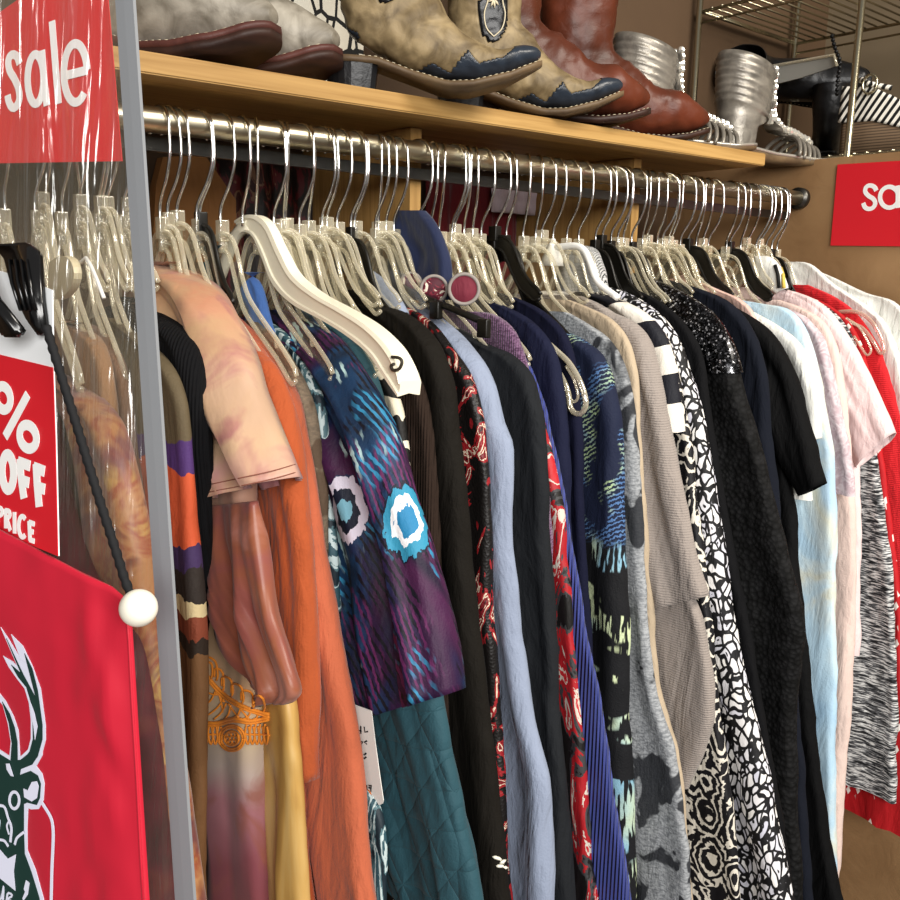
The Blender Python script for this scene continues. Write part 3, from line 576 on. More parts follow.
# orange lace band on the tie-dye tunic
tp = trees_of('pink'); LACEM = plain('orange lace cord', '#cf7a1f', .7, .1, .1, 'none', 0)
def zz(x, y): return 180+x/5.63, 620+y/5.625
bm = bmesh.new()
def cord(pts, r, sub=1, raw=False):
    q = [p if raw else zz(*p) for p in pts]; q = smooth_pts([(x, y, 0) for x, y in q], max(4, sub*len(q)*3))
    P = [hit(tp, p.x, p.y, .0025) for p in q]; P = [p for p in P if p]
    if len(P) > 3: add_tube(bm, P, r, 6)
def cring(c, r, w, k=20): cord([(c[0]+r*math.cos(2*PI*i/k), c[1]+r*math.sin(2*PI*i/k)) for i in range(k+1)], w)
for rr in (72, 60, 40): cring((292, 665), rr, .0013)
for i in range(6): cring((292+22*math.cos(i), 665+22*math.sin(i)), 12, .0009, 8)
cord([(105, 570), (200, 580), (300, 555), (400, 568), (500, 545)], .0019); cord([(108, 585), (200, 596), (300, 570), (400, 582), (498, 562)], .0015)
cord([(130, 280), (200, 370), (280, 440), (380, 495), (500, 530)], .0018); cord([(130, 300), (195, 385), (275, 456), (380, 510), (500, 545)], .0014)
cord([(130, 300), (128, 400), (115, 480), (108, 570)], .0014)
for (x0, y0), (x1, y1) in zip([(135, 270), (150, 240), (195, 300), (235, 350), (290, 390), (345, 430), (410, 460)], [(175, 330), (205, 340), (240, 400), (290, 430), (350, 470), (410, 495), (470, 520)]):
    mx, my = (x0+x1)/2+22, (y0+y1)/2-55; cord([(x0, y0+20), (x0+4, y0-30), (mx, my), (x1+8, y1-30), (x1, y1)], .0012)
for a, b in (((140, 400), (210, 420)), ((140, 480), (200, 400)), ((200, 400), (250, 460)), ((150, 540), (250, 440)), ((190, 560), (260, 470)), ((250, 560), (285, 480)), ((300, 550), (340, 500)), ((350, 560), (400, 515)), ((410, 560), (440, 525)), ((140, 460), (150, 540)), ((220, 420), (240, 520)), ((270, 470), (330, 550)), ((340, 500), (390, 560))): cord([a, ((a[0]+b[0])/2+6, (a[1]+b[1])/2+8), b], .001)
for x in range(115, 500, 26):
    if abs(x-292) > 70: cord([(x, 585), (x-8, 640), (x+6, 700), (x+18, 660), (x+12, 600)], .0011, 2); cord([(x-10, 640), (x+26, 650)], .0009)
mesh_obj('lace_band', bm, LACEM, GARM['pink'], label='orange crocheted lace band')
# stitched seam lines on the tunic sleeve hem
bm = bmesh.new(); cord([(212, 484), (240, 478), (272, 471), (303, 462)], .0005, 3, True); cord([(209, 492), (240, 486), (272, 479), (304, 470)], .0005, 3, True)
mesh_obj('hem_stitching', bm, plain('brown thread', '#7d4a3c', .8, 0, 0, 'none', 0), GARM['pink/sleeve'])
# sprig on the black coat
tp = trees_of('blackcoat'); bm = bmesh.new()
for x, y, ang, L in ((497, 858, .3, 5), (504, 861, -.5, 5), (511, 855, 1.2, 5), (508, 868, .2, 5), (513, 876, 1., 5), (500, 866, 0, 4), (512, 885, 1.3, 4)):
    P = [hit(tp, x+math.cos(ang)*k, y+math.sin(ang)*k, .001) for k in (-L, -L/2, 0, L/2, L)]; P = [p for p in P if p]
    if len(P) > 2: add_tube(bm, P, [.0004]+[.0019]*(len(P)-2)+[.0004], 6)
P = [hit(tp, x, y, .001) for x, y in ((496, 856), (503, 863), (508, 868), (511, 876), (513, 888))]; P = [p for p in P if p]
if len(P) > 1: add_tube(bm, P, .0005, 5)
mesh_obj('floral_sprig', bm, solid('ivory embroidery', '#e6e2d2', .7), GARM['blackcoat/body'], label='white floral sprig')

# ------------------------------------------------------------------ flat lettering helpers
def frame(o, n):
    n = n.normalized(); e1 = Vector((0, 0, 1)).cross(n).normalized(); return o, e1, n.cross(e1).normalized(), n
def ribbon(bm, pts, w, n, lift, th=.0004, closed=False):
    pts = list(pts)
    if len(pts) > 6 and (pts[0]-pts[-1]).length < 1e-5: pts = pts[:-1]; closed = True
    N = len(pts); L, Rr = [], []
    for i, p in enumerate(pts):
        a = pts[(i-1) % N] if (closed or i) else p; b = pts[(i+1) % N] if (closed or i < N-1) else p
        t = (b-a).normalized(); s = n.cross(t).normalized()*w/2; q = p+n*lift
        L.append(q+s); Rr.append(q-s)
    rows = [[bm.verts.new(x) for x in (l, r, r-n*th, l-n*th)] for l, r in zip(L, Rr)]
    for i in range(N if closed else N-1):
        A, B = rows[i], rows[(i+1) % N]
        for k in range(4): bm.faces.new((A[k], A[(k+1) % 4], B[(k+1) % 4], B[k]))
    if not closed: bm.faces.new(rows[0]); bm.faces.new(rows[-1][::-1])
def poly(bm, pts, n, lift, th=.0004):
    P = [p+n*lift for p in pts]; T = [bm.verts.new(p) for p in P]; Bt = [bm.verts.new(p-n*th) for p in P]
    for tri in tessellate_polygon([P]):
        try: bm.faces.new([T[i] for i in tri]); bm.faces.new([Bt[i] for i in tri][::-1])
        except ValueError: pass
    for i in range(len(P)):
        j = (i+1) % len(P)
        try: bm.faces.new((T[i], T[j], Bt[j], Bt[i]))
        except ValueError: pass
def ell(cx, cy, rx, ry, a0=0, a1=360, k=28, tilt=0.):
    out = []
    for i in range(k+1):
        a = math.radians(a0+(a1-a0)*i/k); x, y = rx*math.cos(a), ry*math.sin(a); out.append((cx+x, cy+y+tilt*x))
    return out
LW = solid('white lettering', '#f2f2f0', .5)

# ------------------------------------------------------------------ clear vinyl holder with grey edging, left
def plane3(a, b, c):
    n = (b-a).cross(c-a).normalized()
    if n.dot(CAM-a) < 0: n = -n
    return a, n
PO, PN = plane3(at_d(124, 0, .585), at_d(187, 900, .60), at_d(-20, 300, .66))
def vp(x, y): return on_pl(x, y, PO, PN)
bm = bmesh.new(); g = []
for i in range(41):
    col_ = []
    for j in range(41):
        t = j/40; y = -60+1020*t; xr = 124+.067*y; x = -70+(xr+70)*i/40
        am = .0022*math.sin(i*.55+2*N1(i*.2, t*3))*min(1, (40-i)/4)
        col_.append(bm.verts.new(vp(x, y)-PN*(.0005+.0035*min(1, (40-i)/6)+am)))
    g.append(col_)
for i in range(40):
    for j in range(40): bm.faces.new((g[i][j], g[i+1][j], g[i+1][j+1], g[i][j+1]))
sheet = thing('sign_holder', 'clear vinyl sign holder with a grey bound edge hanging in front of the first garments', 'sign holder', vp(190, 960))
mesh_obj('clear_sheet', bm, VINYL, sheet, label='clear vinyl sheet')
bm = bmesh.new(); Lp = []
for j in range(31):
    y = -60+1020*j/30; xa = 116+.0665*y; xb = 134+.0675*y; Lp.append((vp(xa, y), vp(xb, y)))
rows = []
for a, b in Lp:
    m = (a+b)/2; rows.append([bm.verts.new(p) for p in (a+PN*.0008, m+PN*.0011, b+PN*.0010, b-PN*.0016, m-PN*.002, a-PN*.0016)])
for i in range(30):
    for k in range(6): bm.faces.new((rows[i][k], rows[i][(k+1) % 6], rows[i+1][(k+1) % 6], rows[i+1][k]))
bm.faces.new(rows[0]); bm.faces.new(rows[-1][::-1])
mesh_obj('edging', bm, GREYTAPE, sheet, smooth=False, label='grey vinyl edging strip')
# sale sign in the holder
QO, QN = plane3(vp(122, 160)-PN*.011, vp(108, 0)-PN*.011, vp(-40, 163)-PN*.011)
def qp(x, y): return on_pl(x, y, QO, QN)
sg = thing('sale_sign', 'red sale sign with white letters tucked in the clear vinyl holder', 'sign', qp(60, 162))
bm = bmesh.new(); poly(bm, [qp(*p) for p in ((-45, 40), (0, 12), (20, -2), (70, -40), (104, -48), (122, 161), (-45, 164))], QN, 0, .0006); card = mesh_obj('card', bm, REDSIGN, sg, smooth=False)
z3 = lambda L: [qp(x/3, y/3) for x, y in L]
sm = lambda L, k: [tuple(p)[:2] for p in smooth_pts([(x, y, 0) for x, y in L], k)]
WL = (qp(40, 80)-qp(44.6, 80)).length
for nm, strokes in (('letter_s', [sm([(61, 192), (53, 170), (38, 165), (27, 182), (31, 212), (46, 238), (58, 268), (60, 300), (49, 322), (37, 322), (28, 304), (25, 286)], 40)]),
                    ('letter_a', [ell(109, 238, 24, 74), [(128, 152), (133, 220), (143, 318)]]), ('letter_l', [[(158, 64), (168, 190), (178, 312)]]),
                    ('letter_e', [[(196, 228), (230, 220), (264, 211)] , ell(229, 220, 35, 88, -6, -318, 40)])):
    bm = bmesh.new()
    for i, st in enumerate(strokes): ribbon(bm, z3(st), WL*1.3, QN, .0008+i*.0001)
    mesh_obj(nm, bm, LW, card, smooth=False)

# ------------------------------------------------------------------ sale sign on the partition
PX = XP-.0035
sg = thing('sale_sign', 'red sale sign with white letters taped to the brown partition at right', 'sign', on_x(868, 245, PX))
wp = lambda L: [on_x(x, y, PX) for x, y in L]; NX = Vector((-1, 0, 0))
bm = bmesh.new(); poly(bm, wp([(837.5, 164.5), (960, 157), (958, 247), (830.5, 245.5)]), NX, 0, .002); card = mesh_obj('card', bm, REDSIGN, sg, smooth=False)
z9 = lambda L: wp([(830+x/9, 155+y/9) for x, y in L])
WR = (on_x(865, 200, PX)-on_x(868.7, 200, PX)).length
for nm, strokes in (('letter_s', [sm([(418, 322), (400, 288), (360, 274), (326, 290), (318, 330), (345, 365), (390, 395), (408, 432), (390, 472), (350, 486), (315, 470), (300, 432)], 36)]),
                    ('letter_a', [ell(535, 380, 84, 94), [(612, 275), (612, 476)]]), ('letter_l', [[(690, 160), (690, 476)]]), ('letter_e', [[(745, 375), (905, 375)], ell(825, 375, 84, 96, 0, -318, 30)])):
    bm = bmesh.new()
    for i, st in enumerate(strokes): ribbon(bm, z9(st), WR*1.12, NX, .0006+i*.0001)
    mesh_obj(nm, bm, LW, card, smooth=False)

# ------------------------------------------------------------------ percent-off sign, left
TO, TN = plane3(at_d(56, 380, .56), at_d(58, 552, .56), at_d(-10, 420, .60))
tp_ = lambda x, y: on_pl(x, y, TO, TN)
so = thing('discount_sign', 'red and white percent off price sign hanging at the left edge', 'sign', tp_(20, 560))
bm = bmesh.new(); poly(bm, [tp_(*p) for p in ((-60, 255), (15, 275), (52, 290), (53.5, 366), (56, 440), (58.5, 556), (0, 532), (-60, 505))], TN, 0, .0008); mesh_obj('card', bm, solid('white card', '#e9ecee', .5), so, smooth=False)
bm = bmesh.new(); poly(bm, [tp_(*p) for p in ((-60, 340), (0, 354.5), (53.5, 367.5), (56, 440), (58.5, 556), (0, 532), (-60, 505))], TN, .0006, .0005); fld = mesh_obj('red_field', bm, REDSIGN, so, smooth=False)
z4 = lambda L: [tp_(x/4.286, 350+y/4.286) for x, y in L]
W4 = (tp_(20, 430)-tp_(21/1.0+1, 430)).length/2*1.0     # one photo pixel on this sign
def sign_letter(nm, strokes, w):
    bm = bmesh.new()
    for i, st in enumerate(strokes): ribbon(bm, z4(st), W4*w/4.286, TN, .0012+i*.0001)
    mesh_obj(nm, bm, LW, fld, smooth=False)
sign_letter('percent_mark', [ell(20, 206, 31, 50, tilt=.25), ell(127, 372, 36, 50, tilt=.25), [(29, 372), (78, 282), (127, 190)]], 26)
sign_letter('letter_o', [ell(40, 523, 25, 74, tilt=.2)], 29)
sign_letter('letter_f', [[(91, 466), (97, 550), (109, 636)], [(85, 478), (136, 497)], [(97, 556), (132, 569)]], 27)
sign_letter('letter_f', [[(161, 488), (166, 580), (174, 672)], [(152, 502), (198, 520)], [(165, 585), (200, 597)]], 27)
sign_letter('letter_p', [[(-8, 668), (-7, 740)], sm([(-8, 674), (12, 680), (15, 702), (-4, 712)], 14)], 13)
sign_letter('letter_r', [[(30, 680), (31, 764)], sm([(30, 687), (46, 692), (48, 712), (32, 722)], 14), [(36, 722), (52, 774)]], 13)
sign_letter('letter_i', [[(68, 694), (69, 786)]], 14)
sign_letter('letter_c', [ell(103, 757, 17, 44, -50, -310, 20, .15)], 13)
sign_letter('letter_e', [[(131, 732), (135, 816)], [(131, 737), (155, 746)], [(133, 773), (151, 780)], [(134, 811), (156, 819)]], 13)

# ------------------------------------------------------------------ red drawstring bag
BO, BN = plane3(at_d(138, 605, .535), at_d(150, 920, .55), at_d(-10, 720, .60))
bp = lambda x, y: on_pl(x, y, BO, BN)
bo = lambda x, y, o: on_pl(x, y, BO+BN*o, BN)
bag = thing('drawstring_bag', 'red drawstring bag with a deer head logo hung at the left front', 'bag', bp(60, 960))
REDN = plain('red nylon', '#b8182f', .55, .1, .06, 'none', 0); REDN.drape(9, .6, .02)
bm = bmesh.new(); NI, NJ = 44, 60; top = [(-60, 497), (0, 530), (40, 551), (80, 572), (112, 587), (128, 600)]
def topy(x):
    for (a, b), (c, d) in zip(top, top[1:]):
        if x <= c: return b+(d-b)*(x-a)/(c-a)
    return top[-1][1]+(x-128)*.6
sides = []
for sd in (0, 1):
    g = []
    for i in range(NI+1):
        col_ = []
        for j in range(NJ+1):
            v = j/NJ; u = i/NI; xr = 129+.062*(597+v*380-597)+ (2 if v > .02 else 0); x = -60+(xr+60)*u; y = topy(x)+(975-topy(x))*v
            ed = min(1, (1-u)*9)*min(1, .25+v*4)
            lf = min(1, max(.08, (x-50)/50)) if y > 600 else .5
            puff = .006*ed+(.0035*N1(u*5, v*4, 3)+.0022*N1(u*12, v*9, 7) + .003*math.sin(u*26)*math.exp(-v*9))*ed*lf
            p = bp(x, y)+BN*(puff if sd == 0 else -.004*ed); col_.append(p)
        g.append(col_)
    sides.append(g)
V = [[[bm.verts.new(p) for p in c] for c in g] for g in sides]
for sd in (0, 1):
    for i in range(NI):
        for j in range(NJ): bm.faces.new((V[sd][i][j], V[sd][i+1][j], V[sd][i+1][j+1], V[sd][i][j+1]))
for j in range(NJ): bm.faces.new((V[0][NI][j], V[1][NI][j], V[1][NI][j+1], V[0][NI][j+1]))
for i in range(NI): bm.faces.new((V[0][i][0], V[1][i][0], V[1][i+1][0], V[0][i+1][0]))
bmesh.ops.remove_doubles(bm, verts=bm.verts, dist=.00002)
bb = mesh_obj('body', bm, REDN, bag); tb = [bvh(bb)]
bm = bmesh.new()
P = [hit(tb, x, y, .0008) for x, y in ((126, 606), (129, 640), (132, 700), (137, 780), (141, 860), (145, 930))]
if all(P): add_tube(bm, P, .0009, 6)
mesh_obj('side_seam', bm, REDN, bb)
bm = bmesh.new(); cpts = [bo(46, 326, .012), bo(60, 372, .012), bo(78, 430, .012), bo(97, 492, .013), bo(114, 545, .013), bo(125, 580, .012), bo(134, 602, .010)]
cp = smooth_pts(cpts, 90)
add_tube(bm, cp, [.0027+.0004*math.sin(i*1.9) for i in range(90)], 8); mesh_obj('drawstring', bm, solid('black braided cord', '#141416', .8), bag, label='black braided cord')
cordo = [o for o in bag.children if o.name.startswith('drawstring')][0]
bm = bmesh.new(); add_ball(bm, bo(138.5, 608, .012), 18.5*.53/900, 28); mesh_obj('cord_bead', bm, solid('ivory bead', '#ebe6d6', .35), cordo, label='round ivory bead')
DG, DW = solid('dark green print', '#16332e', .6), solid('pale print', '#d6d8ea', .6)
def dl(pts, lift):
    out = []
    for x, y in pts:
        h = hit(tb, x, y, 0) if x > -58 else None; out.append((h or bp(x, y)+BN*.006)+BN*lift)
    return out
def dense(pts, closed=True, k=5.):
    out = []; N = len(pts)
    for i in range(N if closed else N-1):
        a, b = pts[i], pts[(i+1) % N]; n = max(1, int(math.hypot(b[0]-a[0], b[1]-a[1])/k))
        out += [(a[0]+(b[0]-a[0])*t/n, a[1]+(b[1]-a[1])*t/n) for t in range(n)]
    return out+([] if closed else [pts[-1]])
A1 = lambda L: [(x/6.43, 620+y/6.43) for x, y in L]; A2 = lambda L: [(x/6, 750+y/6) for x, y in L]
logo = bmesh.new(); lg = bmesh.new(); hl = []
for q in (A1([(8, 45), (60, 122), (137, 250), (110, 180), (75, 90), (150, 165), (212, 295), (265, 440), (297, 680), (297, 770), (268, 880), (240, 930), (120, 930), (132, 880), (185, 830), (203, 760), (203, 640), (190, 530), (163, 440), (108, 368), (60, 300), (25, 230), (85, 265), (118, 300)]),
          A1([(-40, 440), (0, 468), (40, 520), (90, 615), (122, 710), (134, 900), (60, 930), (74, 780), (54, 660), (22, 545), (-40, 470)]),
          A2([(-60, -10), (0, -5), (70, 40), (120, 45), (200, 0), (258, -30), (258, 30), (222, 95), (256, 140), (270, 200), (264, 300), (236, 352), (190, 354), (172, 346), (166, 470), (168, 600), (218, 720), (262, 880), (280, 980), (-60, 980)])):
    poly(logo, dl(dense(q), .0006), BN, 0, .0005)
for q in (A1([(48, 115), (158, 350), (192, 412), (238, 498), (165, 212), (215, 310), (250, 450), (280, 670), (280, 765), (248, 880), (150, 905), (198, 842), (220, 762), (218, 640), (205, 520), (178, 430), (125, 365), (80, 285), (142, 340)]),
          A1([(22, 522), (70, 600), (102, 690), (119, 780), (121, 930), (74, 930), (84, 790), (65, 660)]),
          A2([(-60, 10), (0, 18), (72, 62), (130, 56), (226, -20), (236, 30), (200, 85), (132, 112), (126, 146), (190, 122), (234, 150), (252, 200), (246, 285), (228, 326), (172, 312), (150, 322), (150, 480), (155, 620), (196, 730), (242, 880), (258, 980), (-60, 980)])):
    poly(lg, dl(dense(q), .0011), BN, 0, .0004)
for q in (A1([(205, 508), (236, 590), (256, 680), (240, 766), (231, 680), (215, 590)]), A2([(155, 225), (180, 236), (205, 185), (235, 180), (246, 212), (235, 282), (205, 302), (160, 276)]), A2([(50, 75), (70, 75), (95, 152), (78, 148), (55, 110)]),
          A2([(-30, 545), (0, 575), (60, 645), (110, 618), (96, 720), (106, 836), (15, 762), (0, 690), (-30, 680)]), A2([(170, 773), (191, 790), (180, 860), (155, 896), (149, 880), (165, 842), (157, 825)])):
    lw = bmesh.new(); poly(lw, dl(dense(q, k=3), .0019), BN, 0, .0003); hl.append(lw)
px1 = (bp(30, 760)-bp(31, 760)).length
for q, w, cl in ((A2(ell(100, 295, 29, 50)), 13, 0), (A2(sm([(-30, 315), (0, 325), (40, 335), (62, 400), (82, 460), (76, 545)], 24)), 12, 0), (A2(sm([(10, 530), (40, 538), (64, 572)], 10)), 11, 0), (A2(sm([(65, 425), (55, 450), (68, 500)], 8)), 8, 0),
                 (A2(sm([(102, 560), (116, 520), (156, 486)], 10)), 11, 0), (A2(sm([(0, 400), (12, 420), (6, 470)], 8)), 8, 0), (A2([(5, 825), (12, 890), (24, 880), (36, 810), (32, 895)]), 9, 0), (A2(sm([(52, 905), (62, 850), (88, 866), (62, 885), (92, 905)], 14)), 9, 0)):
    lw = bmesh.new(); ribbon(lw, dl(dense(q, False, 2.), .0019), px1*w/6, BN, 0, .0003); hl.append(lw)
lw = bmesh.new(); hl.append(lw); ribbon(lw, dl(dense(A2(sm([(255, 305), (312, 400), (326, 470), (326, 560), (319, 720), (315, 900), (315, 980)], 40)), False, 3.), .0012), px1*2.4, BN, 0, .0004)
mesh_obj('logo_outline', logo, DW, bb, smooth=False, label='pale outline of deer head logo')
mesh_obj('logo_head', lg, DG, bb, smooth=False, label='dark green deer head and antlers')
for q in hl: mesh_obj('logo_highlight', q, DW, bb, smooth=False)

# black double clip above the bag
clip = thing('hanger_clip', 'glossy black plastic hanger clip above the red bag and discount sign', 'clip', tp_(30, 340)+TN*.012)
for nm, q, lift in (('front_jaw', [(-30, 246), (0, 244), (8, 262), (22, 300), (48, 332), (44, 340), (30, 340), (18, 322), (4, 290), (-10, 262), (-30, 262)], .02), ('back_jaw', [(2, 246), (36, 244), (46, 254), (49, 300), (53, 330), (48, 338), (36, 322), (22, 292), (14, 262)], .008)):
    bm = bmesh.new(); P = [tp_(x, y)+TN*lift for x, y in q]; f = bm.faces.new([bm.verts.new(p) for p in P])
    r = bmesh.ops.extrude_face_region(bm, geom=[f]); bmesh.ops.translate(bm, verts=[v for v in r['geom'] if isinstance(v, bmesh.types.BMVert)], vec=-TN*.007)
    bmesh.ops.bevel(bm, geom=list(bm.edges), offset=.0018, segments=2, affect='EDGES'); mesh_obj(nm, bm, BLACKP, clip)
bm = bmesh.new()
for k in range(4): add_tube(bm, [tp_(22+k*6, 262)+TN*.009, tp_(26+k*6, 285)+TN*.0095, tp_(34+k*5, 312)+TN*.009], .0012, 6)
mesh_obj('grip_ridges', bm, BLACKP, clip)

# handwritten price tag
zt = lambda x, y: (330+x/6.43, 680+y/6.43)
GO, GN = plane3(on_x(366, 760, .495), on_x(352, 720, .487), on_x(380, 760, .497))
gp = lambda x, y: on_pl(*zt(x, y), GO, GN)
tg = thing('price_tag', 'white handwritten price tag hanging below the peacock top', 'price tag', gp(240, 800))
bm = bmesh.new(); poly(bm, [gp(*p) for p in ((130, 150), (266, 200), (290, 400), (320, 620), (343, 775), (338, 795), (325, 802), (190, 815), (150, 500))], GN, 0, .0008); tcard = mesh_obj('card', bm, solid('white card stock', '#f0eee8', .6), tg, smooth=False)
INK = solid('black ink', '#15151a', .6); bm = bmesh.new(); w1 = (gp(200, 400)-gp(206.43, 400)).length
for st in ([(178, 300), (182, 325), (205, 325)], [(200, 295), (200, 345)], [(222, 300), (226, 335), (246, 330)], [(170, 385), (178, 410), (186, 395)], [(196, 395), (204, 412), (212, 396), (198, 392)], [(240, 390), (222, 400), (240, 412)],
           [(188, 500), (192, 478), (206, 500), (210, 478)], [(236, 470), (220, 482), (236, 494), (220, 505)], [(222, 680), (240, 676), (236, 700), (222, 694), (240, 680), (240, 716)], [(250, 678), (268, 676), (264, 700), (250, 694), (268, 680), (264, 716)]):
    ribbon(bm, [gp(*p) for p in st], w1*1.0, GN, .0005, .0002)
mesh_obj('handwriting', bm, INK, tcard, smooth=False)
bm = bmesh.new(); poly(bm, [gp(*p) for p in ell(238, 745, 30, 42, k=20)[:-1]], GN, .0004, .0003); mesh_obj('sticker', bm, solid('orange sticker', '#c96a22', .5), tcard, label='round orange sticker')

# ------------------------------------------------------------------ hangers
def hook_bm():
    bm = bmesh.new(); p = [(0, 0, -.102), (0, 0, -.088), (0, -.003, -.078), (0, -.015, -.057), (0, -.0215, -.036), (0, -.0212, -.012)]
    p += [(0, -.0203*math.cos(a), -.0056+.0203*math.sin(a)) for a in [PI*k/14 for k in range(1, 14)]] + [(0, .0203, -.007), (0, .0196, -.012)]
    q = smooth_pts(p, 44); add_tube(bm, q, .0018, 8); return bm
UP = [(0, -.106), (.012, -.107), (.026, -.110), (.038, -.118), (.049, -.134), (.06, -.153), (.076, -.170), (.105, -.186), (.155, -.210), (.196, -.232), (.206, -.241)]
LO = [(0, -.124), (.010, -.125), (.020, -.130), (.030, -.144), (.042, -.162), (.058, -.181), (.078, -.193), (.108, -.207), (.155, -.229), (.190, -.249), (.203, -.246)]
def arms_bm(th=.0026, web=.0014, short=False):
    bm = bmesh.new()
    UP_ = UP[:7]+[(.092, -.180), (.102, -.189)] if short else UP; LO_ = LO[:7]+[(.090, -.199), (.100, -.195)] if short else LO
    for s in (-1, 1):
        a = smooth_pts([(0, s*u, z) for u, z in UP_], 30); b = smooth_pts([(0, s*u, z) for u, z in LO_], 30)
        add_tube(bm, a, th, 7); add_tube(bm, b, th, 7)
        R = [[bm.verts.new(p+Vector((dx, 0, 0))) for dx in (-web/2, web/2) for p in (pa, pb)] for pa, pb in zip(a, b)]
        for A, B in zip(R, R[1:]):
            for f in (bm.faces.new((A[0], A[1], B[1], B[0])), bm.faces.new((A[2], B[2], B[3], A[3]))): f.material_index = 1
        nt = [(0, s*.150, -.2105), (0, s*.153, -.217), (0, s*.160, -.2155)]; 
        if not short: add_tube(bm, nt, .0016, 6)
    add_box(bm, (-.0055, -.008, -.114), (.0055, .008, -.092), .0015); add_box(bm, (-.004, -.004, -.126), (.004, .004, -.112), .001)
    return bm
def make_hanger(name, mat, short=False):
    t = thing(name, '', 'hanger', (0, 0, 0)); b = mesh_obj('arms', arms_bm(short=short), mat, t); b.data.materials.append(CLEARWEB if mat is CLEAR else mat.m); mesh_obj('hook', hook_bm(), CHROME, t); return t
proto = {'c': make_hanger('clear_hanger', CLEAR), 'b': make_hanger('black_hanger', BLACKH), 'cs': make_hanger('clear_hanger', CLEAR, True), 'bs': make_hanger('black_hanger', BLACKH, True)}
gx = {k: t.location.x for k, t in GARM.items() if '/' not in k and k not in ('navyvel', 'tweed', 'tealcard', 'bluecam', 'pinkneck', 'brown')}; taken = set()
necks = [8, 24, 37, 52, 62, 75, 85, 96, 103, 112, 124, 152, 164, 174, 190, 198, 226, 'W', 264, 273, 281, 286, 294, 308, 314, 326, 338, 347, 356, 372, 379, 387, 398, 415, 435, 441, 449, 457, 469, 474, 485, 497, 503, 523, 534, 545, 'S', 570, 581,
         599, 605, 611, 621, 627, 639, 646, 651, 656, 666, 672, 677, 684, 692, 700, 707, 716, 728, 734, 745, 751, 757, 764, 770, 776, 781]
blackset = {198, 347, 497, 503, 599, 605, 611, 639, 692, 734, 776}
ORD = ['first', 'second', 'third', 'fourth', 'fifth', 'sixth', 'seventh', 'eighth', 'ninth', 'tenth', 'eleventh', 'twelfth', 'thirteenth', 'fourteenth', 'fifteenth']
marks = [(-1, ''), (10.5, 'right of the grey vinyl edging'), (17.5, 'right of the cream hanger'), (32.5, 'right of the navy velvet shoulder'), (46.5, 'right of the white padded hanger'), (54, 'right of the oak support panel')]
used = set(); rng = random.Random(3); count = {}
for i, h in enumerate(necks):
    if isinstance(h, str): continue
    k = 'b' if h in blackset else 'c'; x = rod_x(h); full = False
    gk = min((q for q in gx if q not in taken), key=lambda q: abs(gx[q]-x)) if len(taken) < len(gx) else None
    if gk and abs(gx[gk]-x) < .012: taken.add(gk); x = gx[gk]; full = True
    else: k += 's'
    src = proto[k]; first = k not in used
    t = src if first else src.copy()
    if not first:
        COL.objects.link(t)
        for ch in src.children:
            c = ch.copy(); COL.objects.link(c); c.parent = t
    used.add(k); t.location = (x, YR, zrod(x)); t.rotation_euler = (0, 0, 0 if full else math.radians(rng.uniform(-4, 4)))
    for ch in t.children:
        if ch.name.startswith('hook'): ch.rotation_euler = (0, rng.uniform(-.03, .03), math.radians(rng.choice((-1, 1, 1))*rng.uniform(4, 30)))
        else: ch.scale = (1, .5 if h < 130 else .76, 1.05) if full else ((1, .6, .86) if h > 735 or h < 130 else (1, rng.uniform(.75, 1), rng.uniform(.92, 1)))
    ad = 'clear plastic' if k[0] == 'c' else 'black plastic'
    if i <= 10: lab = '%s hanger behind the clear vinyl, %s hook left of the grey edging' % (ad, ORD[10-i])
    else:
        m = max(j for j in range(len(marks)) if marks[j][0] < i); kk = sum(1 for q in range(len(necks)) if marks[m][0] < q <= i and not isinstance(necks[q], str))
        if m == len(marks)-1 and i > 66: lab = '%s hanger, %s hook from the right end of the rail' % (ad, ORD[len(necks)-1-i])
        elif m == 5: lab = '%s hanger, %s hook right of the oak support panel' % (ad, ORD[kk-1])
        else: lab = '%s hanger, %s hook %s' % (ad, ORD[kk-1], marks[m][1])
    t['label'] = lab; t['group'] = 'hangers crowding the clothes rail'
for k, src in proto.items():
    if k not in used:
        for ch in list(src.children): bpy.data.objects.remove(ch)
        bpy.data.objects.remove(src)
